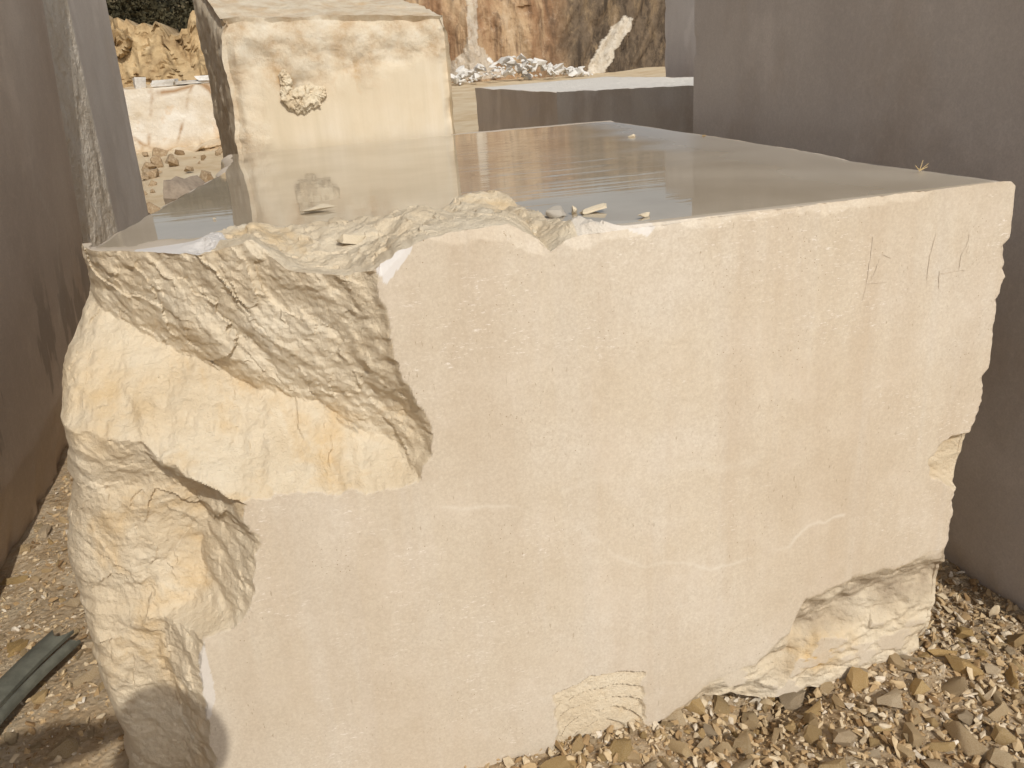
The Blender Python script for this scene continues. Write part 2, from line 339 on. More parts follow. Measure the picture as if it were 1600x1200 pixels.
# ------------------------------------------------------------------ ground
def ground_z(x, y):
    z = 0.028 * np.maximum(0, y - 6) * sstep(5, 9, y)
    z = np.where(y > 45, 0.028 * 39 + 0 * y, z)
    n = 0.020 * fbm(x * 1.3, y * 1.3, o=3, seed=3) + 0.010 * fbm(x * 6, y * 6, o=3, seed=5)
    far = np.clip((y - 6) / 10, 0, 1) * 0.06 * fbm(x * 0.35, y * 0.35, o=3, seed=8)
    pit = -0.10 * np.exp(-(((x - 1.02) / 0.20) ** 2 + ((y - 1.70) / 0.15) ** 2))
    return z + n + far + pit
def nonuni(lo, a, b, hi, st, grow=1.16):
    c = list(np.arange(a, b, st)); p, s = a, st; L = []
    while p > lo: s *= grow; p -= s; L.append(p)
    p, s = c[-1], st; Rr = []
    while p < hi: s *= grow; p += s; Rr.append(p)
    return np.array(L[::-1] + c + Rr)
gx = nonuni(-300, -2.2, 2.4, 300, 0.02); gy = nonuni(-300, 0.8, 4.2, 500, 0.02)
GX, GY = np.meshgrid(gx, gy); GZ = ground_z(GX, GY)
g = link('ground', mesh_np('ground', np.stack([GX, GY, GZ], -1).reshape(-1, 3), gquads(len(gy), len(gx)), 80, dict(far=sstep(5, 9, GY).ravel())), M_GROUND)
tag(g, kind='structure')

# ------------------------------------------------------------------ the big block
YF, YB = 4.908, 13.25
XT = [(-.03, .307), (-.168, .335), (-.37, .368), (-.492, .365), (-.749, .415), (-.883, .448), (-1.052, .544), (-1.213, .569), (-1.346, .544), (-1.514, .442), (-1.62, .30)]
LT = [(-1.3, -1.42), (-.644, -1.463), (-.469, -1.466), (-.273, -1.477), (-.036, -1.514), (.166, -1.545), (.375, -1.548), (.455, -1.507), (.7, -1.4)]
XS = [(-.3, -1.85), (-.616, -1.45), (-.943, -1.10), (-1.30, -.86), (-1.486, -.655), (-1.602, -.68), (-1.772, -.611), (-1.918, -.644), (-2.235, -.767), (-2.354, -.861), (-2.40, -1.066), (-2.595, -1.129), (-2.816, -1.158), (-3.293, -1.177), (-4.3, -1.17)]
XL = [(.1, -1.575), (0, -1.575), (-.2, -1.61), (-.367, -1.66), (-.664, -1.78), (-1.075, -1.82), (-1.507, -1.87), (-1.788, -1.98), (-2.099, -2.02), (-2.35, -2.0), (-2.604, -1.97), (-3.117, -2.0), (-3.558, -1.98), (-4.12, -2.05), (-4.4, -2.05)]
XR = [(.1, 4.70), (.015, 4.735), (-.04, 4.808), (-.541, 4.829), (-.599, 4.844), (-.633, 4.806), (-.693, 4.833), (-.751, 4.799), (-1.528, 4.801), (-1.767, 4.799), (-1.882, 4.742), (-2.005, 4.755), (-2.167, 4.727), (-2.39, 4.702), (-2.86, 4.693), (-2.982, 4.692), (-3.23, 4.691), (-3.533, 4.621), (-3.91, 4.545), (-4.4, 4.5)]
ZT = [(-2.3, 0), (-1.0, 0), (-.75, -.01), (-.58, .05), (-.46, .08), (-.36, -.02), (-.25, -.09), (-.1, -.12), (.1, -.13), (.25, -.10), (.349, -.054), (.412, -.004), (.47, .009), (.589, .056), (.782, .065), (.978, .066), (1.137, .08), (1.252, -.003), (1.355, -.118), (1.453, -.057), (1.578, -.039), (1.83, -.035), (2.44, -.024), (3.5, -.012), (4.75, 0), (5, -.03)]
ZB = [(-2.4, -4.4), (.405, -4.3), (.698, -4.25), (1.259, -4.2), (1.958, -4.188), (2.236, -4.138), (2.573, -4.051), (2.914, -3.956), (3.273, -4.02), (3.698, -4.05), (4.004, -4.06), (4.506, -4.06), (4.667, -3.95), (5, -3.9)]
RB = [(1.2, -4.5), (1.95, -4.12), (2.3, -3.92), (2.566, -3.76), (2.96, -3.64), (3.12, -3.55), (3.261, -3.419), (3.33, -3.25), (3.386, -3.141), (3.6, -3.08), (3.953, -3.012), (4.2, -3.0), (4.362, -2.958), (4.692, -2.939), (5, -2.93)]
VEIN = [(.57, -1.73), (1.318, -1.907), (1.389, -1.87), (1.612, -2.227), (1.778, -2.397), (1.975, -2.523), (2.28, -2.553), (2.543, -2.68), (2.808, -2.683), (3.185, -2.623), (3.34, -2.485), (3.669, -2.44)]
VEIN2 = [(1.417, -1.776), (1.983, -1.8), (2.275, -1.774), (2.878, -1.825)]

def jag(z, pts, amp, f, seed):
    return interp(z, pts) + amp * fbm(np.asarray(z) * f, np.zeros_like(z) + .37, o=4, seed=seed)
def depth_field(x, z):
    """depth of the broken faces behind the sawn front plane + masks"""
    # strata frame: lamination dips to the right
    a = R(-52); u = x * math.cos(a) + z * math.sin(a); v = -x * math.sin(a) + z * math.cos(a)
    wu = u + .10 * fbm(x * 2.5, z * 2.5, o=3, seed=12); wv = v + .06 * fbm(x * 3, z * 3, o=4, seed=13)
    lam = 0.050 * facet(wu * .9, wv * 3.5, 11, 1.) - 0.040 * facet(wu * 2.4, wv * 7, 21, 1.) + .030 * facet_s(wu * 1.5, wv * 3.4, 14, 1.) + .013 * facet_s(wu * 4.5, wv * 9, 16, 1.2) + 0.026 * fbm(u * 1.2, v * 5, o=5, seed=31) + 0.014 * facet(wu * 7, wv * 20, 41) + .006 * fbm(x * 30, z * 30, o=3, seed=43)
    wx = x + .10 * fbm(x * 3, z * 3, o=3, seed=2); wz = z + .10 * fbm(x * 3, z * 3, o=3, seed=4)
    lump = .030 * facet_s(wx * 1.7 + .5 * wz, wz * 1.4, 54, 1.) + .014 * facet_s(wx * 4.6, wz * 3.8, 56, 1.2) + 0.10 * facet(wx * 1.5, wz * 1.1, 51, 1.) - 0.045 * facet(wx * 4 + wz, wz * 3.4, 61, 1.) + 0.03 * fbm(x * 3, z * 3, o=5, seed=71) + 0.012 * facet(wx * 12, wz * 11, 81) + .005 * fbm(x * 30, z * 30, o=3, seed=83)
    xt = jag(z, XT, .012, 7, 91) + .014 * fbm(x * 14, z * 14, o=3, seed=92)
    d = np.maximum(0, xt - x)
    U = 0.42 * d + .14 * d * d + .27 * np.maximum(0, -z) * np.minimum(d * 2, .5) + lam * sstep(0, .12, d) + .03 * sstep(0, .05, d)
    U = np.where(xt > x, U, 0)
    zt = interp(x, LT) + .022 * fbm(x * 9, z * 5, o=4, seed=95)
    e = np.maximum(0, z - zt)
    L = 1.42 * e + lump * .65 * sstep(0, .15, e)
    L = np.where(z > zt, np.maximum(L, 1e-4), 0)
    xs = jag(z, XS, .018, 7, 99) + .022 * fbm(x * 9, z * 9, o=4, seed=98)
    q = np.maximum(0, xs - x)
    strip = 1.45 * q + lam * .9 * sstep(0, .1, q)
    pil = .36 + .24 * q + (.75 * lump + .05 * fbm(x * 1.5 + 4, z * 1.0, o=3, seed=73)) * sstep(0, .2, q) + .06 * np.sin(z * 2.1 + x) 
    pil = pil + .10 * np.maximum(0, -z - 3.2)
    P = np.where(q > 0, np.minimum(strip, pil), 0)
    D = np.maximum(np.minimum(U, L), P)
    # lower right break
    zb = interp(x, RB) + .035 * fbm(x * 6, z * 3, o=5, seed=105)
    k = np.maximum(0, zb - z)
    tt = np.clip(k / .9, 0, 1)
    rb = np.minimum(.30 * k, .045 + .06 * np.sin(np.clip(tt * 1.6, 0, 1) * math.pi) - .05 * tt)
    rb = rb + (0.07 * facet(x * 2.6 - z, z * 4 + x * 1.2, 111) - .035 * facet(x * 6 - z * 2, z * 10 + x * 3, 121) + .012 * facet(x * 16, z * 20, 123) + .02 * ridged(x * 2.5, z * 5, o=4, seed=131)) * sstep(0, .12, k)
    rb = np.where(k > 0, np.maximum(rb, 2e-3), 0)
    # chip in the right edge
    cx = (x - 4.78) / .38; cz = (z + 2.18) / .28
    ch = 1 - np.hypot(cx, cz + .25 * cx) + .15 * fbm(x * 7, z * 7, o=3, seed=141)
    chd = np.clip(ch * .5, 0, .09) + .02 * facet(x * 7, z * 9, 143) * sstep(0, .2, ch)
    chd = np.where(ch > 0, np.maximum(chd, 0), 0)
    # shell-like flakes at the foot
    r = np.hypot((x - 1.66) / 1.05, (z + 4.05) / .75) + .035 * fbm(x * 5, z * 5, o=3, seed=151)
    inside = sstep(1.26, 1.30, x + .03 * fbm(z * 6, x * 0, o=3, seed=155)) * (1 - sstep(1.97, 2.0, x - .03 * fbm(z * 8, x * 0, o=3, seed=156))) * (z > -4.3)
    stp = np.floor(np.clip((0.80 - r) / .15, -1, 5) + 1)
    frac = np.clip((0.80 - r) / .15, -1, 5) + 1 - stp
    sh = np.where(r < .80, (.020 * np.clip(1 - frac * .9, 0, 1) + .006 * stp), 0) * inside
    D = np.maximum.reduce([D, rb, chd, sh])
    ed = D
    rough = sstep(.0005, .006, ed)
    # faint saw waviness of the flat face
    D = np.where(D > 5e-4, D, .0035 * fbm(x * 1.2, z * 1.2, o=3, seed=161) + .0016 * fbm(x * 9, z * 3, o=3, seed=163) * 1)
    # edge of the top: small spalls
    top = interp(x, ZT); sp_ = np.maximum(0, .035 + .05 * fbm(x * 5, 0 * x, o=4, seed=171) - (top - z)) * (x > .36)
    D = np.maximum(D, sp_ * .55)
    sidee = np.maximum(0, .018 + .05 * fbm(z * 6, 0 * z + 2, o=4, seed=173) - (jag(z, XR, .008, 9, 17) - x))
    D = np.maximum(D, sidee * .8)
    vein = np.exp(-(seg_dist(x + .02 * fbm(x * 6, z * 6, o=3, seed=181), z + .02 * fbm(x * 6, z * 6, o=3, seed=183), VEIN) / .014) ** 2) * (.30 + .42 * vnoise(x * 3, z * 3, seed=7))
    vein = np.maximum(vein, .20 * np.exp(-(seg_dist(x, z + .05 * fbm(x * 3, z * 3, o=3, seed=185), VEIN2) / .035) ** 2) * (.6 + .8 * vnoise(x * 4, z * 4, seed=8)))
    chip = np.zeros_like(x)
    chip = np.maximum(chip, in_poly(x + .012 * fbm(x * 20, z * 20, o=2, seed=1), z, [(.31, .05), (.33, -.07), (.385, -.19), (.43, -.15), (.53, -.03), (.60, .08)]) * 1.)
    chip = np.maximum(chip, in_poly(x, z, [(1.9, .05), (1.93, -.04), (2.05, -.09), (2.2, .05)]) * .75)
    chip = np.maximum(chip, in_poly(x + .02 * fbm(x * 9, z * 9, o=2, seed=1), z, [(-1.15, -2.55), (-1.08, -2.42), (-1.09, -2.7), (-1.13, -3.0), (-1.20, -3.1)]) * .6)
    ochre = np.exp(-(((x - 3.55) / .28) ** 2 + ((z + 3.72) / .20) ** 2)) * sstep(.0, .1, k) * 1.1
    break_brown = sstep(.0, .05, k) * (1 - sstep(.35, .6, k)) * sstep(2.9, 3.6, x)  # patchy grey-brown along the upper part of the lower right break
    ochre = np.maximum(ochre, .45 * np.exp(-(((x + 1.45) / .35) ** 2 + ((z + .95) / .25) ** 2)))
    return D, rough, np.clip(vein, 0, 1), chip, np.clip(ochre, 0, 1), break_brown

NC, NR = 640, 400
sx = np.linspace(0, 1, NC) ** 1.12; tz = np.linspace(0, 1, NR)
xn = -1.7 + sx * 6.5
SX, TZ = np.meshgrid(sx, tz)
XN = np.broadcast_to(xn, (NR, NC))
ztop = interp(XN, ZT) + .010 * fbm(XN * 9, 0 * XN, o=4, seed=191) * (XN > -.9) * np.clip(1.6 - XN, .15, 1)
zbot = interp(XN, ZB) - .04 * sstep(2.6, 3.2, XN) + .03 * fbm(XN * 4, 0 * XN + 3, o=4, seed=193)
Z = zbot + (ztop - zbot) * TZ
xl = jag(Z, XL, .025, 5, 195); xr = jag(Z, XR, .008, 9, 17)
X = xl + (xr - xl) * SX
D, rough, vein, chip, ochre, break_brown = depth_field(X, Z)
# the outermost left columns roll round towards the left end
roll = np.clip(1 - (X - xl) / .16, 0, 1); D = D + .20 * roll ** 2
Yv = YF + D
V = [np.stack([X, Yv, Z], -1).reshape(-1, 3)]; Q = [gquads(NR, NC)]; off = NR * NC
A_r, A_v, A_c, A_o, A_w = [rough.ravel()], [vein.ravel()], [chip.ravel()], [ochre.ravel()], [np.zeros(NR * NC)]
def add_grid(P, rough_, chip_=None, wet_=None, flip=False):
    global off
    nr, nc = P.shape[:2]; V.append(P.reshape(-1, 3)); Q.append(gquads(nr, nc, off, flip)); off += nr * nc
    z0 = np.zeros(nr * nc)
    A_r.append(np.broadcast_to(rough_, (nr, nc)).ravel()); A_v.append(z0); A_o.append(z0)
    A_c.append(z0 if chip_ is None else chip_.ravel()); A_w.append(z0 if wet_ is None else wet_.ravel())
# top: from the front rim to the back edge
NT = 330
tv = np.linspace(0, 1, NT) ** 2.1
TX0, TY0, TZ0 = X[-1], Yv[-1], Z[-1]
WB = [(-1.564, 6.22), (-1.189, 6.05), (-.866, 6.05), (-.65, 6.25), (-.452, 6.40), (-.159, 6.22), (-.069, 6.25), (.297, 6.218), (.714, 6.174), (1.019, 6.28), (1.2, 6.55), (1.36, 6.62), (1.493, 6.387), (1.522, 5.916), (1.56, 5.40), (1.66, 5.12), (1.80, 4.97), (1.95, 4.94), (4.9, 4.95)]
yb = YB + .05 * fbm(xn * 3, 0 * xn, o=4, seed=201)
TY = TY0[None, :] + (yb - TY0)[None, :] * tv[:, None]
xlt = interp(TY, [(4, -1.575), (6.19, -1.575), (7.8, -1.35), (9.24, -1.19), (10.6, -1.0), (11.8, -1.0), (13.4, -1.1), (14, -1.1)]) + .03 * fbm(TY * 3, 0 * TY, o=3, seed=203)
xrt = interp(TY, [(4, 4.74), (4.9, 4.74), (5.6, 4.72), (6.57, 4.66), (6.9, 4.74), (7.47, 4.79), (9.76, 4.88), (11.9, 4.9), (14, 4.9)]) + .012 * fbm(TY * 4, 0 * TY + 5, o=4, seed=205)
st = ((TX0 - TX0[0]) / (TX0[-1] - TX0[0]))[None, :]
TX = xlt + (xrt - xlt) * st
TX[0] = TX0
wb = interp(TX, WB)
f = np.clip((TY - TY0[None, :]) / np.maximum(wb - TY0[None, :], 1e-3), 0, 3)
blend = 1 - sstep(0, 1, f)
zone = (TX > -.85) & (TX < 1.95)
wTX = TX + .05 * fbm(TX * 5, TY * 5, o=3, seed=210)
rz = .028 * facet_s(wTX * 2.4, TY * 2.2, 216) + .014 * facet_s(wTX * 7, TY * 5, 218) + .05 * facet(wTX * 2.2, TY * 2.6 + TX * .8, 211) - .03 * facet(wTX * 5, TY * 4, 213) + .045 * fbm(TX * 3, TY * 3, o=5, seed=215) + .012 * facet(TX * 16, TY * 9, 217) + .01
bump = .045 * np.exp(-(((TX - 1.30) / .20) ** 2 + ((TY - 6.40) / .16) ** 2)) * (1 + 1.2 * facet(TX * 6, TY * 6, 219)) + .030 * np.exp(-(((TX - .9) / .5) ** 2 + ((TY - 6.0) / .28) ** 2)) + .03 * np.exp(-(((TX + .42) / .16) ** 2 + ((TY - 6.2) / .22) ** 2)) + .03 * np.exp(-(((TX - 1.45) / .1) ** 2 + ((TY - 5.6) / .35) ** 2))
rm = zone * (1 - sstep(.92, 1.06, f)) * sstep(-.9, -.6, TX) * (1 - sstep(1.7, 1.95, TX))
side = np.minimum(TX - xlt, xrt - TX)
flat = -.012 + .003 * fbm(TX * 1.2, TY * 1.2, o=3, seed=217) - .05 * np.clip(1 - (TX - xlt) / .10, 0, 1) ** 2 * (TY > 6.3)
TZv = TZ0[None, :] * blend + flat * (1 - blend) + (rz * np.clip(f * 4, 0, 1) * .9 + bump) * rm
rim = .02 * np.exp(-((yb[None, :] - TY) / .15) ** 2) * (TX > 2.3)
TZv = TZv + rim
chipt = in_poly(TX, TY, [(-1.12, 5.5), (-1.15, 6.0), (-.92, 6.05), (-.62, 6.16), (-.55, 5.9), (-.7, 5.5)]) * .95
chipt = np.maximum(chipt, in_poly(TX, TY, [(1.6, 4.9), (1.62, 5.25), (2.1, 5.05), (2.1, 4.85)]) * .5)
add_grid(np.stack([TX, TY, TZv], -1), np.maximum(rm, 0), chipt, sstep(.95, 1.02, f) * (1 - chipt), flip=False)
# left end, right side, back, underside
NL = 70
def side_grid(col, yend, flip, amp, dx, seed):
    x0, y0, z0 = X[:, col], Yv[:, col], Z[:, col]
    k = np.linspace(0, 1, NL)[:, None] ** 1.3
    if dx is None: xe = np.interp(y0[None] + (yend - y0)[None] * k, TY[:, col], TX[:, col]) - x0[-1] + x0[None]
    else: xe = x0[None] + 0 * k
    Yg = y0[None] + (yend - y0)[None] * k
    tpar = np.linspace(0, 1, NR)[None]
    zend = np.interp(Yg[:, -1], TY[:, col], TZv[:, col])
    zb_, zt_ = z0[0], z0[-1]
    Zg = z0[None] + (zend[:, None] - zt_) * tpar
    nn = amp * (facet(Yg * 1.5, Zg * 1.5, seed) + .5 * facet(Yg * 4, Zg * 4, seed + 9) + .6 * fbm(Yg * 2, Zg * 2, o=4, seed=seed + 20))
    fade = np.clip(k * 8, 0, 1) * np.clip((1 - tpar) * 12, 0, 1)
    add_grid(np.stack([xe + nn * fade, Yg, Zg], -1), 1.0 if amp > .02 else .15, flip=flip)
    return np.stack([xe[-1] + (nn * fade)[-1], Yg[-1], Zg[-1]], -1)
side_grid(0, yb[0], True, .09, None, 221)
side_grid(-1, yb[-1], False, .006, None, 231)
bk0 = np.stack([TX[-1], TY[-1], TZv[-1]], -1); bk1 = bk0.copy(); bk1[:, 2] = -4.3
add_grid(np.stack([bk0, bk1]), 0.2)
bt = np.stack([X[0], Yv[0], Z[0]], -1); bt2 = bt.copy(); bt2[:, 1] = YB; bt2[:, 0] = TX[-1]
add_grid(np.stack([bt, bt2]), 1.0, flip=True)
Vw = np.concatenate(V) * S; Vw[:, 2] += ZG * S
BASE = Vector(W(1.5, 9.0, -ZG))
main = link('stone_block', mesh_np('stone_block', Vw - np.array(BASE), np.concatenate(Q), 32,
            dict(rough=np.concatenate(A_r), vein=np.concatenate(A_v), chip=np.concatenate(A_c), ochre=np.concatenate(A_o), break_brown=np.concatenate([break_brown.ravel(), np.zeros(off - NR * NC)]), wet=np.concatenate(A_w))), M_BLOCK)
main.location = BASE
tag(main, 'large beige sawn limestone block with a broken notched corner and a puddle on its top', 'stone block')

# the number scrawled in pencil near the upper right corner
MK = [[(3.693, -.275), (3.695, -.364), (3.684, -.497), (3.676, -.609), (3.655, -.71)], [(3.766, -.439), (3.716, -.569)], [(3.781, -.407), (3.854, -.438)],
      [(3.682, -.598), (3.835, -.606)], [(3.96, -.576), (4.049, -.518)], [(4.196, -.309), (4.165, -.463), (4.162, -.635)],
      [(4.314, -.413), (4.473, -.334), (4.464, -.407), (4.425, -.494), (4.42, -.597), (4.475, -.604), (4.643, -.485)], [(4.165, -.659), (4.275, -.603), (4.42, -.597)], [(4.259, -.578), (4.27, -.707)]]
rnd = random.Random(5)
mbk = NB('pencil'); M_PENCIL = mbk.finish(mbk.mix(mbk.gray(mbk.noise(120, 3), .35, .65), (0.54, 0.455, 0.36), (0.63, 0.55, 0.445)), .9)
for stroke in MK:
    bmk = bmesh.new(); pts = []
    for (ax, az), (bx, bz) in zip(stroke[:-1], stroke[1:]):
        n = max(2, int(math.hypot(bx - ax, bz - az) / .02))
        pts += [(ax + (bx - ax) * i / n, az + (bz - az) * i / n) for i in range(n)]
    pts.append(stroke[-1]); prev = None
    dep = depth_field(np.array([p[0] for p in pts]), np.array([p[1] for p in pts]))[0]
    for i, (px, pz) in enumerate(pts):
        qx, qz = pts[min(i + 1, len(pts) - 1)]; rx, rz_ = pts[max(i - 1, 0)]
        tx, tz_ = qx - rx, qz - rz_; L_ = math.hypot(tx, tz_) or 1; nx, nz = -tz_ / L_, tx / L_
        h = .0032 * (.2 + 1.0 * rnd.random())
        jx, jz = (rnd.random() - .5) * .006, (rnd.random() - .5) * .006
        a = bmk.verts.new(Vector(W(px + jx + nx * h, YF + float(dep[i]) - .0042, pz + jz + nz * h)) - BASE); b_ = bmk.verts.new(Vector(W(px + jx - nx * h, YF + float(dep[i]) - .0042, pz + jz - nz * h)) - BASE)
        if prev: bmk.faces.new((prev[0], prev[1], b_, a))
        prev = (a, b_)
    link('pencil_stroke', bm_mesh('pencil_stroke', bmk), M_PENCIL, main)

# water lying on the block
def puddle():
    nx_, ny_ = 260, 220
    a = np.linspace(0, 1, nx_); yv = 4.95 + (13.15 - 4.95) * np.linspace(0, 1, ny_) ** 1.4
    Yg = np.broadcast_to(yv[:, None], (ny_, nx_))
    l_ = interp(Yg, [(4, -1.5), (6.19, -1.5), (7.8, -1.26), (9.24, -1.10), (10.6, -.90), (11.8, -.9), (13.4, -1.0)]) + .035 + .03 * fbm(Yg * 2, 0 * Yg, o=3, seed=301)
    r_ = interp(Yg, [(4, 4.69), (4.9, 4.69), (5.6, 4.67), (6.57, 4.60), (6.9, 4.68), (7.47, 4.73), (9.76, 4.81), (11.9, 4.83), (14, 4.83)])
    Xg = l_ + (r_ - l_) * a[None]
    Zg = np.zeros_like(Xg)
    inside = Yg > interp(Xg, [(x_, y_ + (-.04 if -.9 < x_ < 1.7 else 0.0)) for x_, y_ in WB])
    inside &= ~((Xg < -.5) & (Yg < 6.16 + .06 * fbm(Xg * 6, Yg * 6, o=2, seed=5)) & (Xg > -1.15))
    q = gquads(ny_, nx_); ok = inside.ravel()[q].all(1); q = q[ok]
    ripple = np.exp(-(((Xg - 2.3) / 1.2) ** 2 + ((Yg - 9.4) / 2.2) ** 2)) + .30 * np.exp(-(((Xg - .0) / .22) ** 2 + ((Yg - 9.0) / 2.0) ** 2)) + .10
    matte = sstep(2.9, 4.3, Xg + .15 * fbm(Xg * 2, Yg * 2, o=3, seed=9) - .10 * (Yg - 6))
    used = np.unique(q); mp = np.full(nx_ * ny_, -1); mp[used] = np.arange(len(used))
    P = np.stack([Xg, Yg, Zg], -1).reshape(-1, 3)[used] * S
    o = link('puddle', mesh_np('puddle', P - np.array([1.5 * S, 9 * S, 0]), mp[q], 80, dict(ripple=np.clip(ripple, 0, 1).ravel()[used], matte=matte.ravel()[used])), M_WATER)
    o.location = W(1.5, 9, 0)
    tag(o, 'shallow clear mirror-like puddle lying on top of the large beige block', 'puddle')
puddle()

# ------------------------------------------------------------------ other blocks: prisms with rough or sawn sides
def prism(name, foot0, foot1, z0, z1, res, disp, mat, parent=None, smooth=35):
    """foot0/foot1: corner lists (anticlockwise seen from above) at z0 and z1[i]; disp(P, wall, s, t) -> (offset, attrs)"""
    n = len(foot0); nrow = max(3, int((max(z1) - z0) / res)); cols = []
    for i in range(n):
        a0, b0, a1, b1 = (np.array(foot0[i]), np.array(foot0[(i + 1) % n]), np.array(foot1[i]), np.array(foot1[(i + 1) % n]))
        m = max(2, int(np.hypot(*(b0 - a0)) / res))
        for j in range(m):
            s = j / m; cols.append((i, s, a0 + (b0 - a0) * s, a1 + (b1 - a1) * s, z1[i] + (z1[(i + 1) % n] - z1[i]) * s))
    nc = len(cols); t = np.linspace(0, 1, nrow)[:, None]
    p0 = np.array([c[2] for c in cols]); p1 = np.array([c[3] for c in cols]); zt = np.array([c[4] for c in cols])
    XY = p0[None] + (p1 - p0)[None] * t[..., None]; Zc = z0 + (zt - z0)[None] * t
    tang = np.roll(p0, -1, 0) - np.roll(p0, 1, 0); nrm = np.stack([tang[:, 1], -tang[:, 0]], -1); nrm /= np.linalg.norm(nrm, axis=1)[:, None]
    wall = np.array([c[0] for c in cols]); sv = np.array([c[1] for c in cols])
    P = np.concatenate([XY, Zc[..., None]], -1)
    NRM = np.concatenate([np.broadcast_to(nrm[None], XY.shape), np.zeros(Zc.shape + (1,))], -1)
    WL = np.broadcast_to(wall[None], Zc.shape); SV = np.broadcast_to(sv[None], Zc.shape); TV = np.broadcast_to(t, Zc.shape)
    ncap = max(3, int(min(np.ptp(p1[:, 0]), np.ptp(p1[:, 1])) / 2 / res))
    kc = np.linspace(0, 1, ncap + 1)[1:, None]
    cen = np.array([p1[:, 0].mean(), p1[:, 1].mean()]); czt = zt.mean()
    CX = p1[None] + (cen - p1)[None] * kc[..., None]; CZ = zt[None] + (czt - zt)[None] * kc
    P = np.concatenate([P, np.concatenate([CX, CZ[..., None]], -1)]); up_ = np.zeros(CX.shape[:2] + (3,)); up_[..., 2] = 1
    NRM = np.concatenate([NRM, up_]); NRM = NRM.copy(); NRM[nrow - 1, :, 2] = .7
    full = P.shape[:2]
    WL = np.concatenate([WL, np.full(CX.shape[:2], 99)]); SV = np.concatenate([SV, np.broadcast_to(sv[None], CX.shape[:2])]); TV = np.concatenate([TV, 1 + np.broadcast_to(kc, CX.shape[:2])])
    dsp, at = disp(P, WL, SV, TV)
    P = P + NRM * dsp[..., None]
    P = np.concatenate([P, P[:, :1]], 1)
    pad = lambda a: np.concatenate([a, a[:, :1]], 1)
    q = gquads(P.shape[0], P.shape[1])
    cx, cy = np.mean([f[0] for f in foot0]), np.mean([f[1] for f in foot0])
    base = np.array([cx * S, cy * S, 0.0])
    vv = P.reshape(-1, 3) * S; vv[:, 2] += ZG * S
    o = link(name, mesh_np(name, vv - base, q, smooth, {k: pad(np.broadcast_to(v, full)).ravel() for k, v in at.items()}), mat, parent)
    o.location = base
    return o
def edge_in(SV, TV, w):
    return np.maximum.reduce([np.clip(1 - SV / w, 0, 1), np.clip(1 - (1 - SV) / w, 0, 1)])

def disp_right(P, WL, SV, TV):
    x, y, z = P[..., 0], P[..., 1], P[..., 2]
    d = .006 * fbm(y * .8, z * .8, x * .8, o=4, seed=401)
    d = d - .05 * np.clip(1 - (z + ZG) / .25 + .5 * fbm(y * 3, x * 3, z * 3, o=3, seed=403), 0, 1)
    d = d - .03 * edge_in(SV, TV, .02) * (fbm(z * 4, x + y, o=3, seed=405) > .2)
    return d, dict(vein=0 * x, rough=.0 * x)
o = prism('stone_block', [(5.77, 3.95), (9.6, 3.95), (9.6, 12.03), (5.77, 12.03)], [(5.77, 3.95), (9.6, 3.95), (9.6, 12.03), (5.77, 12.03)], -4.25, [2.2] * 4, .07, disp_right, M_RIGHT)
tag(o, 'tall smooth grey block in shade, standing right beside the large notched block', 'stone block')
o = prism('stone_block', [(12.95, 26.6), (17.5, 26.6), (17.5, 29.3), (12.95, 29.3)], [(12.95, 26.6), (17.5, 26.6), (17.5, 29.3), (12.95, 29.3)], -4.25, [4.0] * 4, .2, disp_right, M_RIGHT)
tag(o, 'narrow strip of a tall grey block standing behind the long low slabs', 'stone block')

def disp_left(P, WL, SV, TV):
    x, y, z = P[..., 0], P[..., 1], P[..., 2]
    foot = np.clip(1 - (z + ZG) / .9, 0, 1)
    d = .004 * fbm(y * .7, z * .7, x * .7, o=4, seed=411) - .15 * foot ** 1.2 * (1 + .6 * fbm(y * 1.2, x * 1.2, o=4, seed=413)) + .03 * fbm(y * 3, z * 3, x * 3, o=3, seed=415) * foot
    v = np.exp(-(seg_dist(y + .05 * fbm(y * 3, z * 3, o=3, seed=417), z, [(13.6, .35), (13.3, -.2), (14.2, -.9), (13.9, -1.5), (13.2, -2.3)]) / .025) ** 2) * (x > -5)
    return d, dict(vein=v, rough=0 * x)
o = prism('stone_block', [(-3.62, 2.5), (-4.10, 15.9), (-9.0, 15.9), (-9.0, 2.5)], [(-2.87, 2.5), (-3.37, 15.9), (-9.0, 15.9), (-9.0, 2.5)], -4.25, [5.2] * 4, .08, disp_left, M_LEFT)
tag(o, 'tall dark leaning block with wet stains, at the far left', 'stone block')
def disp_left2(P, WL, SV, TV):
    x, y, z = P[..., 0], P[..., 1], P[..., 2]
    r = (WL == 0) * 1.0
    d = .006 * fbm(y, z, x, o=3, seed=421) + r * (.03 * facet(y * 2.2 + x, z * 1.1, 423) + .02 * fbm(y * 2 + x, z * 1.5, o=4, seed=425) + .01 * facet(y * 6, z * 5, 427)) * np.clip((1 - SV) * 8, 0, 1)
    return d, dict(vein=0 * x, rough=r)
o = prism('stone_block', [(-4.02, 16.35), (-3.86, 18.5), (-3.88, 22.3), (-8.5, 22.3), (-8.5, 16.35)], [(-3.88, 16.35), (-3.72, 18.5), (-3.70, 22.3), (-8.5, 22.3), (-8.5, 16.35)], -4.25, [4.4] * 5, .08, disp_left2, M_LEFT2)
tag(o, 'tall grey block with a pale split corner, standing behind the dark stained block', 'stone block')

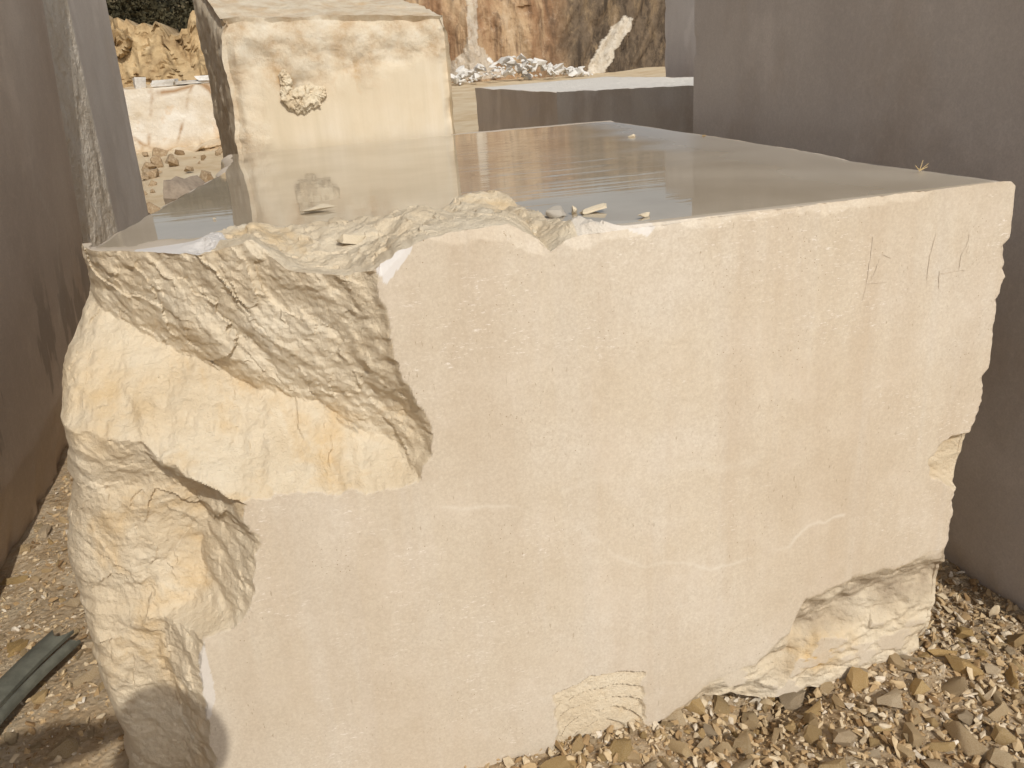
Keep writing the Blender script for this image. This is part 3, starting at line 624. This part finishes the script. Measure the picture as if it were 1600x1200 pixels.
def disp_central(P, WL, SV, TV):
    x, y, z = P[..., 0], P[..., 1], P[..., 2]
    front = (WL == 0); cap = WL == 99
    xx = np.where(front, x, 0)
    crust = np.clip(sstep(.75, 1.25, z + .22 * fbm(x * 1.6, z * 2, o=3, seed=431)), 0, 1)
    left = 1 - sstep(-.75, -.25, x + .25 * fbm(z * 1.5, x, o=3, seed=433) - .08 * z)
    m = np.where(front, np.maximum(crust, left * .9), np.where(cap, .8, .7))
    m = np.maximum(m, front * (.8 * np.exp(-(((x - .15) / .5) ** 2 + ((z - .95) / .3) ** 2))))
    n = .07 * facet(x * 2.2 + y, z * 2.4, 435) + .04 * facet(x * 6 + y * 2, z * 6.5, 437) + .05 * fbm(x * 2.5, z * 2.5, y * 2.5, o=5, seed=439)
    n = np.where(cap, .05 * fbm(x * 2, y * 2, o=5, seed=441) + .03 * facet(x * 3, y * 3, 443), n)
    d = m * n * .75 + .004 * fbm(x * 6, z, o=3, seed=445)
    d = d - front * (.10 * edge_in(SV, TV, .05) * (1 + .8 * fbm(z * 3, x, o=4, seed=447))) - .09 * sstep(.955, 1, np.minimum(TV, 1)) * (TV <= 1)
    d = d - front * .08 * np.exp(-(((x - .17) / .20) ** 2 + ((z - .86) / .17) ** 2)) * (1 + .5 * fbm(x * 5, z * 5, o=3, seed=449))
    rust = front * (.9 * np.exp(-(((x - .05) / .55) ** 2 + ((z - .95) / .42) ** 2)) + .7 * np.exp(-(((x - 1.0) / .35) ** 2 + ((z - 1.0) / .5) ** 2))) + cap * .5
    return d, dict(rough=np.clip(m, 0, 1), rust=np.clip(rust, 0, 1))
F0 = [(-.95, 13.55), (2.42, 13.5), (2.75, 17.5), (-1.45, 17.5)]
F1 = [(-.84, 13.55), (2.42, 13.5), (2.3, 17.5), (-1.45, 17.5)]
cen = prism('stone_block', F0, F1, -4.25, [1.82, 1.70, 2.25, 2.75], .032, disp_central, M_CENTRAL)
tag(cen, 'tall sunlit cream block with a rough crusted top, standing behind the puddle', 'stone block')
# the lump of dried mud on its front face
rnd = random.Random(11)
bl = bmesh.new()
for (lx, lz, lr) in [(-.06, 1.02, .07), (-.05, .92, .075), (-.06, .80, .08), (-.07, .70, .085), (.0, .66, .10), (.07, .62, .11), (.14, .58, .11), (.19, .62, .12), (.25, .66, .12), (.32, .64, .11), (.36, .70, .10), (.42, .74, .08), (.46, .78, .06), (.15, .72, .11), (.27, .76, .10), (.06, .72, .10), (.34, .78, .07)]:
    r_ = bmesh.ops.create_icosphere(bl, subdivisions=4, radius=1.0)
    co = np.array([v.co for v in r_['verts']]); pp = co * 1.7 + np.array([lx * 9, 0, lz * 9])
    k = 1 + .42 * fbm(pp[:, 0], pp[:, 2], pp[:, 1], o=4, seed=451) + .16 * facet(pp[:, 0] * 2.4, pp[:, 2] * 2.4, 453)
    cc = co * k[:, None] * lr
    for v, c in zip(r_['verts'], cc): v.co = Vector(W(lx + c[0], 13.52 + c[1] * .85, lz + c[2])) - cen.location
lump = link('mud_lump', bm_mesh('mud_lump', bl, 50), M_LUMP, cen)
tag(lump, 'crumbly cream lump stuck to the front face')

def disp_slab(P, WL, SV, TV):
    x, y, z = P[..., 0], P[..., 1], P[..., 2]
    cap = WL == 99
    d = .02 * fbm(y * .6, z * 2, x * .6, o=4, seed=461) + .035 * facet(y * .6, z * 1.3, 463) * (~cap) + .012 * fbm(y * 3, z * 3, x * 3, o=3, seed=465)
    return d, dict(vein=0 * x, rough=cap * .9, pale_top=cap * 1.0)  # top cap coloured paler than the sides
o = prism('stone_slab', [(6.62, 13.1), (11.6, 13.1), (11.6, 20.9), (6.36, 20.9)], [(6.62, 13.1), (11.6, 13.1), (11.6, 20.9), (6.36, 20.9)], -4.25, [.42, .42, .24, .22], .1, disp_slab, M_SLAB)
tag(o, 'long low grey block with a bright pale top, lying behind the puddle', 'stone block')
o = prism('stone_slab', [(6.46, 20.6), (11.4, 20.6), (11.4, 31), (6.40, 31)], [(6.46, 20.6), (11.4, 20.6), (11.4, 31), (6.40, 31)], -4.25, [.18, .20, .22, .18], .12, disp_slab, M_LEFT)
tag(o, 'low brownish block end seen left of the long low grey block', 'stone block')

# ------------------------------------------------------------------ stones
def hull(rnd, flat=1.0, n=13):
    bm = bmesh.new()
    for i in range(n):
        v = Vector((rnd.gauss(0, 1), rnd.gauss(0, 1), rnd.gauss(0, 1))).normalized() * (.75 + .3 * rnd.random())
        v.z *= flat; v.y *= .72; bm.verts.new(v)
    r_ = bmesh.ops.convex_hull(bm, input=bm.verts)
    bmesh.ops.delete(bm, geom=[e for e in r_['geom_interior'] if isinstance(e, bmesh.types.BMVert)], context='VERTS')
    bmesh.ops.triangulate(bm, faces=bm.faces); return bm
def rocky(rnd, flat, amp=.07, cuts=2, n=13):
    bm = hull(rnd, flat, n)
    bmesh.ops.subdivide_edges(bm, edges=bm.edges, cuts=cuts, use_grid_fill=True)
    co = np.array([v.co for v in bm.verts]); sd_ = rnd.randint(0, 999)
    k = 1 + amp * fbm(co[:, 0] * 2.2 + sd_, co[:, 1] * 2.2, co[:, 2] * 2.2, o=3, seed=sd_)
    for v, q in zip(bm.verts, k): v.co *= q
    return bm
rnd = random.Random(3)
variants = [bm_mesh('broken_stone', rocky(rnd, rnd.uniform(.5, .9), .09), 28) for _ in range(16)]
for m in variants: m.materials.append(M_STONE)
hulls = []
for _ in range(24):
    b_ = hull(rnd, rnd.uniform(.28, .75), rnd.randint(9, 15)); b_.verts.index_update()
    hulls.append((np.array([v.co for v in b_.verts]), np.array([[v.index for v in f.verts] for f in b_.faces]))); b_.free()
# where loose stone can be seen: right foot of the block, left gap
def spot_right(r):
    while True:
        x, y = r.uniform(.15, 1.97), r.uniform(1.10, 2.75)
        if y < 1.78 or x > 1.62: return x, y
def spot_right_near(r):
    while True:
        x = r.uniform(.40, 1.96); y = 1.55 - .349 * (x - .66) + r.uniform(-.07, .50)
        if y < 1.74 or x > 1.62: return x, y
def spot_left(r):
    while True:
        x, y = r.uniform(-1.32, -.55), r.uniform(1.6, 4.3)
        if x < -.66 - .02 * (y - 1.7): return x, y
def stuff_stones(name, spot, n, s0, s1, seed, lift=.25):
    r = random.Random(seed); vs_, fs, tn = [], [], []; o_ = 0
    for i in range(n):
        x, y = spot(r); v, f_ = hulls[r.randrange(24)]; s = s0 * (s1 / s0) ** (r.random() ** 2.6); v = v * np.array([r.uniform(.9, 1.4), r.uniform(.6, 1.1), r.uniform(.6, 1.1)])
        e = Matrix.Rotation(r.uniform(0, 6.28), 3, 'Z') @ Matrix.Rotation(r.gauss(0, .45), 3, 'X') @ Matrix.Rotation(r.gauss(0, .45), 3, 'Y')
        p = v @ np.array(e).T * s; z = float(ground_z(np.array([x]), np.array([y]))[0]) + s * (lift + r.uniform(-.2, .6))
        vs_.append(p + np.array([x, y, z])); fs.append(f_ + o_); o_ += len(v); tn.append(np.full(len(v), r.random()))
    return mesh_np(name, np.concatenate(vs_), np.concatenate(fs), None, dict(tone=np.concatenate(tn)))
gr = link('gravel', stuff_stones('gravel', spot_right, 16000, .003, .022, 7), M_GRAVEL); tag(gr, kind='stuff')
gl_ = link('gravel', stuff_stones('gravel', spot_left, 6000, .003, .018, 8, .10), M_GRAVEL); tag(gl_, kind='stuff')
def scatter(spot, n, s0, s1, seed, label, group, lift):
    r = random.Random(seed); placed = []
    k = 0
    while k < n:
        x, y = spot(r); s = s0 + (s1 - s0) * r.random() ** 1.7
        if any((x - a) ** 2 + (y - b) ** 2 < ((s + c) * .72) ** 2 for a, b, c in placed):
            if r.random() < .96: continue
        placed.append((x, y, s)); k += 1
        o = bpy.data.objects.new('broken_stone', variants[r.randrange(16)]); COL.objects.link(o)
        o.scale = (s * r.uniform(.9, 1.35), s * r.uniform(.75, 1.1), s * r.uniform(.8, 1.2))
        o.rotation_euler = (r.gauss(0, .35), r.gauss(0, .35), r.uniform(0, 6.28))
        o.location = (x, y, float(ground_z(np.array([x]), np.array([y]))[0]) + s * lift)
        tag(o, label, 'stone', group)
scatter(spot_right_near, 198, .017, .060, 21, 'angular tan broken stone lying in the loose gravel at the lower right', 'broken stones at the lower right', .22)
scatter(spot_left, 100, .02, .060, 22, 'flat pale stone half sunk in the ground at the lower left', 'stones in the ground at the lower left', .02)

# flakes, pebbles and straw on top of the block
def flake(label, x, y, sx_, sy_, sz_, rz, mat, tilt=(0, 0), name='stone_flake', cat='stone flake', z=.004):
    r = random.Random(int(x * 1000 + y * 77)); bm = rocky(r, 1.0, .10, 2, 14)
    o = link(name, bm_mesh(name, bm, 30), mat); o.scale = (sx_, sy_, sz_); o.rotation_euler = (tilt[0], tilt[1], rz)
    p = W(x, y, 0); o.location = (p[0], p[1], p[2] + z); tag(o, label, cat); return o
flake('thin pointed tan flake lying alone in the water before the sunlit cream block', .07, 6.80, .058, .034, .0085, R(5), M_FLAKE, (R(4), R(-5)), z=.007)
flake('rounded grey stone chip at the right end of the broken rim', 1.63, 5.47, .038, .034, .013, R(20), M_GFLAKE, (R(12), 0), z=.006)
flake('long tan curled flake lying at the water edge right of the grey chip', 1.90, 5.47, .052, .026, .009, R(12), M_FLAKE, (R(8), R(-8)), z=.006)
flake('small cream splinter standing between the grey chip and the curled flake', 1.76, 5.52, .018, .014, .013, R(60), M_FLAKE, (R(15), R(30)), z=.005)
flake('thin pale splinter lying near the front edge in shallow water', 2.12, 5.10, .026, .010, .005, R(20), M_FLAKE)
flake('pale loose stone plate lying in the broken rim below the tan flake', .25, 5.62, .045, .05, .013, R(15), M_FLAKE, (R(8), R(6)), z=-.010)
flake('small cream crumb in the notch of the front rim', 1.36, 5.12, .012, .014, .012, R(40), M_FLAKE, z=-.012)
flake('tiny brown pebble on the block top near the tall grey block', 4.72, 9.55, .014, .012, .006, 0, M_STONE, name='pebble', cat='pebble')
flake('yellowish pebble in the water at the far edge of the block top', 4.1, 10.3, .024, .018, .010, .4, M_FLAKE, name='pebble', cat='pebble')
flake('orange crumb in the water near the left edge of the block', -.72, 6.9, .006, .005, .004, .4, M_FLAKE, name='pebble', cat='pebble')
bt_ = bmesh.new()
for (dx, dy, dz, ln) in [(.03, -.02, .035, .9), (.012, .0, .045, 1.0), (-.02, .01, .03, .8), (.05, .015, .012, 1.0)]:
    a = Vector((0, 0, .001)); b2 = Vector((dx, dy, dz)) * ln * .62; ax = (b2 - a)
    m = Matrix.Translation((a + b2) / 2) @ ax.to_track_quat('Z', 'Y').to_matrix().to_4x4()
    bmesh.ops.create_cone(bt_, cap_ends=True, segments=5, radius1=.0013, radius2=.0008, depth=ax.length, matrix=m)
o = link('straw', bm_mesh('straw', bt_, 50), M_STRAW); o.location = W(4.62, 5.66, 0.0)
tag(o, 'small tuft of dry straw on the right edge of the block top', 'straw')

# the grey-green strip on the ground at the left
def strip(bm, p0, p1, wid, th, notch, bend, seed):
    r = random.Random(seed); p0, p1 = Vector(p0), Vector(p1); ax = (p1 - p0); n = 26; L_ = ax.length; ax.normalize(); sd2 = ax.cross(Vector((0, 0, 1))).normalized(); upv = sd2.cross(ax)
    m = 9; rows = []
    for i in range(n + 1):
        t = i / n; row = []
        for j in range(m):
            k = j / (m - 1) * 2 - 1
            e = 0
            if i == n: e = -notch * (1 - abs(k * 1.15 - .25)) if abs(k) < .8 else r.uniform(-.01, .01)
            w_ = wid * (1 + .06 * math.sin(t * 5 + seed))
            c = p0 + ax * (L_ * t + e) + sd2 * (k * w_ / 2 + bend * (t - .5) ** 2) + upv * (.014 * (1 - k * k) + .02 * math.sin(t * 2.6))
            row.append(c)
        rows.append(row)
    T = [[bm.verts.new(c + upv * th / 2) for c in row] for row in rows]; B = [[bm.verts.new(c - upv * th / 2) for c in row] for row in rows]
    for i in range(n):
        for j in range(m - 1):
            bm.faces.new((T[i][j], T[i][j + 1], T[i + 1][j + 1], T[i + 1][j])); bm.faces.new((B[i][j], B[i + 1][j], B[i + 1][j + 1], B[i][j + 1]))
        for j, fl in ((0, 0), (m - 1, 1)):
            q = (T[i][j], T[i + 1][j], B[i + 1][j], B[i][j]); bm.faces.new(q[::-1] if fl else q)
    for j in range(m - 1):
        bm.faces.new((T[n][j], T[n][j + 1], B[n][j + 1], B[n][j])); bm.faces.new((T[0][j + 1], T[0][j], B[0][j], B[0][j + 1]))
sroot = bpy.data.objects.new('rubber_strip', None); COL.objects.link(sroot); sroot.location = (-1.12, 2.2, 0)
tag(sroot, 'grey-green split strip lying on the ground at the lower left', 'strip')
b1 = bmesh.new(); strip(b1, (-.16, -.55, .03), (.075, .40, .05), .078, .012, .05, .22, 1)
link('wide_band', bm_mesh('wide_band', b1, 40), M_PLANK, sroot)
b1 = bmesh.new(); strip(b1, (-.095, -.55, .035), (.13, .33, .05), .032, .012, .01, .22, 2)
link('narrow_band', bm_mesh('narrow_band', b1, 40), M_PLANK, sroot)

# ------------------------------------------------------------------ background: quarry bench on the left
def cam_gz(x, y): return float(ground_z(np.array([float(x)]), np.array([float(y)]))[0])
def bench():
    xs = np.arange(-14, 2.3, .06); prof = []
    # rows: foot slump, lower sawn wall, ledge, upper wall, top
    nrow = [14, 40, 12, 50, 6]
    rows = []; lowm = []; sandm = []
    nz = len(xs)
    rag = .25 * np.round(fbm(xs * 1.7, 0 * xs, o=2, seed=503) * 2.5) / 2 + .12 * fbm(xs * 6, 0 * xs, o=3, seed=501)
    for i in range(nrow[0]):
        t = i / nrow[0]; y = 18.9 + 1.1 * t; z = .22 + (.30 + .16 * fbm(xs * .9, 0 * xs, o=3, seed=505)) * t
        yy = np.full(nz, y) + .2 * fbm(xs * 2, 0 * xs + t * 3, o=3, seed=507); rows.append((xs, yy, z + .05 * fbm(xs * 4, 0 * xs + t * 4, o=3, seed=509))); lowm.append(1); sandm.append(1 - t * .2)
    zb_ = rows[-1][2]
    for i in range(nrow[1]):
        t = i / (nrow[1] - 1); z = zb_ + (1.68 - zb_) * t
        d = .10 * facet(xs * .7, z * .5, 511) + .03 * fbm(xs * 2, z * 2, o=4, seed=513)
        rows.append((xs, 20.05 + d + .1 * t, z)); lowm.append(1); sandm.append(max(0, .8 - t * 4))
    for i in range(nrow[2]):
        t = (i + 1) / nrow[2]; rows.append((xs, 20.15 + 1.3 * t + 0 * xs, 1.68 + .05 * fbm(xs * 2, 0 * xs + 20 + t * 3, o=3, seed=515) + .04 * t)); lowm.append(.3); sandm.append(.9)
    for i in range(nrow[3]):
        t = i / (nrow[3] - 1); z = 1.72 + (1.36 + rag) * t
        wx_ = xs + .12 * fbm(xs * 3, z * 3, o=2, seed=520)
        d = .42 * facet_s(wx_ * 2.0, z * .7, 521, .5) + .13 * facet_s(wx_ * 5, z * 2.6, 522, .7) + .06 * facet(wx_ * 7, z * 5, 523) + .07 * fbm(xs * 3, z * 2.0, o=5, seed=525)
        rows.append((xs, 21.5 + d + .35 * t, z)); lowm.append(0); sandm.append(0)
    zt_ = rows[-1][2]
    for i in range(nrow[4]):
        t = (i + 1) / nrow[4]; rows.append((xs, 22 + 5 * t + 0 * xs, zt_ * (1 - t) + 3.1 * t)); lowm.append(0); sandm.append(.4)
    P = np.stack([np.stack(r, -1) for r in rows]); nr = len(rows)
    base = np.array([-3.0, 20.0, 0])
    o = link('quarry_bench', mesh_np('quarry_bench', P.reshape(-1, 3) - base, gquads(nr, nz), 30, dict(low=np.repeat(lowm, nz), sand=np.repeat(sandm, nz))), M_BENCH)
    o.location = base; tag(o, kind='structure')
bench()
# hillside behind the bench
hx = np.arange(-80, 80, 2.0); hy = np.arange(24, 140, 2.0); HX, HY = np.meshgrid(hx, hy)
rise = (sstep(24, 32, HY) * 2.3 + sstep(30, 90, HY) * 7) * np.clip((10 - HX) / 30 + .5, .15, 1)
HZ = 2.9 - 2.9 * (HY < 25) + rise + .8 * fbm(HX * .1, HY * .1, o=3, seed=531)
HZ = np.where((HX > 1) & (HY < 44), -1.5, HZ); HZ = np.where((HX > 2), np.where(HY < 46, HZ, 4.5 + rise * .3), HZ)
o = link('hillside', mesh_np('hillside', np.stack([HX, HY, HZ], -1).reshape(-1, 3), gquads(len(hy), len(hx)), 80), mat_simple('hill_soil', [(0.3, (0.05, 0.045, 0.02)), (0.6, (0.11, 0.085, 0.045))], .8)); tag(o, kind='structure')
# bushes on the bench
def leaves(name, spots, n, seed, size):
    r = np.random.default_rng(seed); P = []
    for (cx, cy, cz, rx, ry, rz_) in spots:
        m = int(n * rx * rz_); u = r.normal(size=(m, 3)); u /= np.linalg.norm(u, axis=1)[:, None]; u *= (r.random((m, 1)) ** .45)
        c = np.array([cx, cy, cz]) + u * np.array([rx, ry, rz_]) * (1 + .25 * fbm(u[:, 0] * 3 + cx, u[:, 1] * 3, u[:, 2] * 3, o=2, seed=5))[:, None]
        a = r.normal(size=(m, 3)); a /= np.linalg.norm(a, axis=1)[:, None]; b_ = np.cross(a, r.normal(size=(m, 3))); b_ /= np.linalg.norm(b_, axis=1)[:, None]
        s = size * (.6 + .8 * r.random((m, 1)))
        P.append(np.stack([c - a * s, c - b_ * s * .5, c + a * s, c + b_ * s * .5], 1))
    P = np.concatenate(P); return mesh_np(name, P.reshape(-1, 3), np.arange(len(P) * 4).reshape(-1, 4), None)
r = random.Random(9); spots = []
for i in range(46):
    x = -13 + i * .42 + r.uniform(-.2, .2); rz_ = r.uniform(.45, .9)
    if x > 2.0: continue
    spots.append((x, r.uniform(23.2, 25.0), 3.1 + rz_ * .6, r.uniform(.5, .9), .7, rz_))
bl_ = NB('foliage'); M_LEAF = bl_.finish(bl_.ramp(bl_.noise(1.5, 4), [(0.3, (0.026, 0.024, 0.012)), (0.6, (0.060, 0.050, 0.024))]), .8)
o = link('bushes', leaves('bushes', spots, 900, 5, .07), M_LEAF); tag(o, kind='stuff')
# white slabs lying on the ledge
def marble(name, loc, size, rz, label, cat, group=None, tilt=(0, 0), seed=0, me=None):
    if me is None:
        rr = random.Random(seed); bm = bmesh.new(); bmesh.ops.create_cube(bm, size=2)
        for v in bm.verts: v.co += Vector((rr.uniform(-.3, .3), rr.uniform(-.3, .3), rr.uniform(-.25, .25)))
        bmesh.ops.subdivide_edges(bm, edges=bm.edges, cuts=3, use_grid_fill=True)
        for v in bm.verts: v.co += Vector((rr.gauss(0, .05), rr.gauss(0, .03), rr.gauss(0, .03)))
        me = bm_mesh(name, bm, 25); me.materials.append(M_MARBLE)
    o = bpy.data.objects.new(name, me); COL.objects.link(o); o.location = loc; o.scale = size; o.rotation_euler = (tilt[0], tilt[1], rz)
    tag(o, label, cat, group); return o
for k, (x, dz, sx_, sz_, lb) in enumerate([(-2.62, .07, .24, .06, 'short bright white slab on the quarry ledge at the left'), (-2.35, .04, .40, .035, 'long thin white slab lying flat on the quarry ledge'), (-1.76, .10, .20, .05, 'thick white slab on the quarry ledge nearest the tall cream block'), (-1.72, .02, .24, .03, 'flat white plate underneath the thick slab on the quarry ledge'), (-3.15, .08, .12, .11, 'squat white boulder at the left end of the quarry ledge')]):
    marble('marble_slab', (x, 20.55 + .05 * k, 1.70 + dz), (sx_, .22, sz_), R(4 * k - 6), lb, 'stone slab', seed=60 + k)
# dark boulder and rubble between the left wall and the cream block
r = random.Random(77)
o = link('boulder', bm_mesh('boulder', rocky(r, .9, .12, 4, 16), 30), M_BOULDER); o.scale = (.46, .5, .55); o.location = (-1.25, 10.3, .42); o.rotation_euler = (.2, .3, .7)
tag(o, 'dark shaded boulder beside the left side of the cream block', 'boulder')
M_RUBBLE = mat_simple('brown_rubble', [(0.3, (0.22, 0.145, 0.08)), (0.5, (0.38, 0.275, 0.17)), (0.72, (0.52, 0.42, 0.29))], 5, 0.95, 0.6, 0.02, 20)
for k in range(90):
    x = r.uniform(-3.8, -.9); y = r.uniform(9.5, 19.0); s = .04 + .22 * r.random() ** 2.2
    o = bpy.data.objects.new('boulder', variants[r.randrange(16)]); COL.objects.link(o)
    o.scale = (s, s, s); o.location = (x, y, cam_gz(x, y) + s * .25); o.rotation_euler = (r.gauss(0, .4), r.gauss(0, .4), r.uniform(0, 6))
    o.material_slots[0].link = 'OBJECT'; o.material_slots[0].material = M_RUBBLE
    tag(o, 'brownish rubble stone on the ground below the far left quarry wall', 'boulder', 'rubble below the left quarry wall')

# ------------------------------------------------------------------ cliff on the right
def cliff():
    xs = np.arange(-2, 34, .08); nr = 140; H = 6.7
    t = np.linspace(0, 1, nr)[:, None]; Xc = np.broadcast_to(xs[None], (nr, len(xs)))
    Zc = .75 + H * t + (.6 * facet(xs * .5, 0 * xs, 541))[None] * t
    k = R(32); a_ = Xc * math.cos(k) - Zc * math.sin(k)      # tilted strata on the right
    dk = sstep(11.2, 13.2, Xc + .5 * fbm(Xc * .8, Zc * .8, o=3, seed=543) - .25 * (Zc - 2))
    warm = .55 * facet(Xc * .55 + .1 * Zc, Zc * .18, 545) + .3 * facet(Xc * 1.5, Zc * .5, 547) + .35 * fbm(Xc * .9, Zc * .35, o=5, seed=549)
    strat = .55 * facet(a_ * .9, (Zc * math.cos(k) + Xc * math.sin(k)) * .15, 551) + .22 * facet(a_ * 2.4, Zc * .4, 553) + .3 * ridged(a_ * .7, Zc * .15, o=4, seed=555)
    d = warm * (1 - dk) + strat * dk
    Yc = 39.5 + .9 * t * 2.2 + d - .12 * np.maximum(0, Xc - 14) + .02 * (Xc - 10) ** 2 * (Xc < 8)
    wh = in_poly(Xc + .10 * fbm(Xc * 2, Zc * 2, o=3, seed=557), Zc, [(13.35, .6), (14.25, .6), (15.0, 1.7), (15.95, 2.75), (16.0, 3.15), (15.6, 3.35), (15.1, 2.9), (14.2, 1.9)]) * 1.0
    wh = np.maximum(wh, in_poly(Xc + .06 * fbm(Xc * 2, Zc * 2, o=3, seed=558), Zc, [(7.95, 2.55), (8.5, 2.5), (8.75, 4.2), (8.9, 6.5), (8.5, 6.5), (8.2, 4.2)]) * .85)
    wh = np.maximum(wh, in_poly(Xc + .15 * fbm(Xc * 2, Zc * 2, o=3, seed=559), Zc, [(6.5, 1.0), (9.6, 1.0), (9.2, 1.9), (8.7, 2.4), (8.2, 2.8), (7.7, 2.2), (7.1, 1.8)]) * .75)
    Yc = Yc - wh * .05
    P = np.stack([Xc, Yc, Zc], -1); base = np.array([10., 39., 0])
    o = link('quarry_cliff', mesh_np('quarry_cliff', P.reshape(-1, 3) - base, gquads(nr, len(xs)), 30, dict(dark=dk.ravel(), white=wh.ravel())), M_CLIFF)
    o.location = base; tag(o, kind='structure')
cliff()
r = random.Random(31); mv = []
for k in range(8):
    me_ = bm_mesh('marble_boulder', rocky(random.Random(80 + k), .8, .10, 1, 10), 22); me_.materials.append(M_MARBLE)
    o = marble('marble_boulder', (0, 0, 0), (1, 1, 1), 0, 'white broken marble boulder in the rubble pile at the foot of the cliff', 'boulder', 'white rubble at the cliff foot', me=me_); mv.append(o)
for k in range(190):
    x = r.uniform(6.8, 12.9); s = .07 + .32 * r.random() ** 2
    y = 37.6 + r.uniform(-.6, 1.2) - .05 * (x - 8); hgt = max(0.1, 1.0 - .9 * abs(x - 9.6) / 3.0)
    z = cam_gz(x, y) + s * .5 + r.random() * hgt
    o = mv[k] if k < 8 else mv[k % 8].copy()
    if k >= 8: COL.objects.link(o)
    o.location = (x, y, z); o.scale = (s * r.uniform(.8, 1.6), s, s * r.uniform(.5, .95)); o.rotation_euler = (r.gauss(0, .4), r.gauss(0, .4), r.uniform(0, 6.28))

# ------------------------------------------------------------------ the photographer, standing behind the camera (his shadow falls into the picture)
def person():
    Vs, Es, Rs = [], [], []
    def v(p, r_, parent=None):
        Vs.append(p); Rs.append(r_ if isinstance(r_, tuple) else (r_, r_))
        if parent is not None: Es.append((parent, len(Vs) - 1))
        return len(Vs) - 1
    pel = v((0, 0, 1.0), (.165, .12)); wa = v((0, 0, 1.16), (.15, .11), pel); ch = v((0, 0, 1.38), (.175, .12), wa); cl = v((0, 0, 1.54), (.12, .09), ch)
    nk = v((0, .01, 1.63), .058, cl); jw = v((0, .03, 1.70), (.068, .08), nk); hd = v((0, .02, 1.80), (.078, .098), jw); v((0, .02, 1.87), (.06, .075), hd)
    def hand(w_, d, side, up_):
        d = Vector(d).normalized(); side = Vector(side).normalized(); n = d.cross(side)
        palm = v(tuple(Vector(Vs[w_]) + d * .07), (.036, .018), w_)
        for k, ln in enumerate((.070, .078, .072, .056)):
            b_ = Vector(Vs[palm]) + side * (.027 - .018 * k) + d * .02
            a1 = v(tuple(b_), .009, palm); a2 = v(tuple(b_ + d * ln * .5 + n * .008), .0085, a1); v(tuple(b_ + d * ln * .85 + n * .028), .007, a2)
        t1 = v(tuple(Vector(Vs[w_]) + d * .035 + side * .034), .010, w_); v(tuple(Vector(Vs[t1]) + d * .04 + side * .02 + n * .01), .009, t1)
    # left arm raised, hand at the helmet brim
    sl_ = v((-.19, 0, 1.54), .085, cl); el = v((-.50, .02, 1.96), .11, sl_); wr = v((-.25, .08, 1.90), .06, el); hand(wr, (.9, .25, .06), (0, .3, 1), 1)
    # right arm bent forwards, holding the phone
    sr = v((.19, 0, 1.52), .065, cl); er = v((.25, .02, 1.24), .048, sr); wr2 = v((.24, .02, 1.50), .032, er); hand(wr2, (-.02, .1, 1), (-1, .2, 0), 1)
    for sx_ in (-1, 1):
        hp = v((sx_ * .10, 0, .92), .10, pel); kn = v((sx_ * .115, .02, .51), .062, hp); an = v((sx_ * .12, -.02, .09), .042, kn); v((sx_ * .13, .15, .045), (.05, .035), an)
    me = bpy.data.meshes.new('person'); me.from_pydata(Vs, Es, []); o = bpy.data.objects.new('person', me); COL.objects.link(o)
    o.modifiers.new('skin', 'SKIN').use_smooth_shade = True; sub = o.modifiers.new('sub', 'SUBSURF'); sub.levels = sub.render_levels = 2
    for k, r_ in enumerate(Rs): me.skin_vertices[0].data[k].radius = r_
    me.skin_vertices[0].data[0].use_root = True
    bpy.context.view_layer.update(); dg = bpy.context.evaluated_depsgraph_get()
    m2 = bpy.data.meshes.new_from_object(o.evaluated_get(dg)); o.modifiers.clear(); o.data = m2; m2.name = 'person'; m2.materials.clear()
    for nm, c in (('skin', (.48, .29, .20)), ('shirt', (.10, .13, .20)), ('trousers', (.06, .055, .05)), ('boots', (.05, .035, .025))):
        b_ = NB(nm); m2.materials.append(b_.finish(b_.mix(b_.gray(b_.noise(30, 4), .4, .6), c, tuple(q * .8 for q in c)), .8))
    for p in m2.polygons:
        c = p.center; arm = math.hypot(c.x, c.y) > .21 and c.z > 1.15
        p.material_index = 3 if c.z < .13 else 2 if c.z < 1.02 else 0 if (c.z > 1.60 and abs(c.x) < .12 or (c.x < -.20 and c.z > 1.83) or (c.x > .16 and c.z > 1.46 and c.y > .0 and math.hypot(c.x - .24, c.y - .03) < .06)) else 1
    bh = bmesh.new()   # hard hat: shell with a brim
    prof = [(.0, .155), (.05, .150), (.10, .122), (.135, .075), (.148, .02), (.150, .0), (.185, -.006), (.187, -.012), (.142, -.008), (.138, .02), (.10, .10), (0, .142)]
    n = 36; rows = [[bh.verts.new((rr * math.sin(2 * math.pi * k / n) * .92, rr * math.cos(2 * math.pi * k / n) * (1.12 if math.cos(2 * math.pi * k / n) > 0 else 1.0), zz)) for k in range(n)] for rr, zz in prof]
    for a, b_ in zip(rows[:-1], rows[1:]):
        for k in range(n): bh.faces.new((a[k], b_[k], b_[(k + 1) % n], a[(k + 1) % n]))
    bmesh.ops.remove_doubles(bh, verts=bh.verts, dist=1e-5)
    bb = NB('helmet'); hat = link('hard_hat', bm_mesh('hard_hat', bh, 40), bb.finish((.75, .74, .70), .4), o); hat.location = (0, .03, 1.845)
    bf = bmesh.new()
    for (px, py, pz, q) in [(0, .125, 1.775, (.016, .024, .030)), (-.034, .108, 1.80, (.013, .010, .010)), (.034, .108, 1.80, (.013, .010, .010)), (0, .112, 1.725, (.026, .010, .008)), (-.083, .015, 1.775, (.010, .022, .033)), (.083, .015, 1.775, (.010, .022, .033))]:
        bmesh.ops.create_icosphere(bf, subdivisions=2, radius=1, matrix=Matrix.Translation((px, py, pz)) @ Matrix.Diagonal((*q, 1)))
    link('face', bm_mesh('face', bf, 60), m2.materials[0], o)
    o.location = (-.28, -.16, .0); o.scale = (.975,) * 3
    tag(o, 'person in a hard hat behind the camera, whose shadow falls across the lower left corner', 'person')
person()
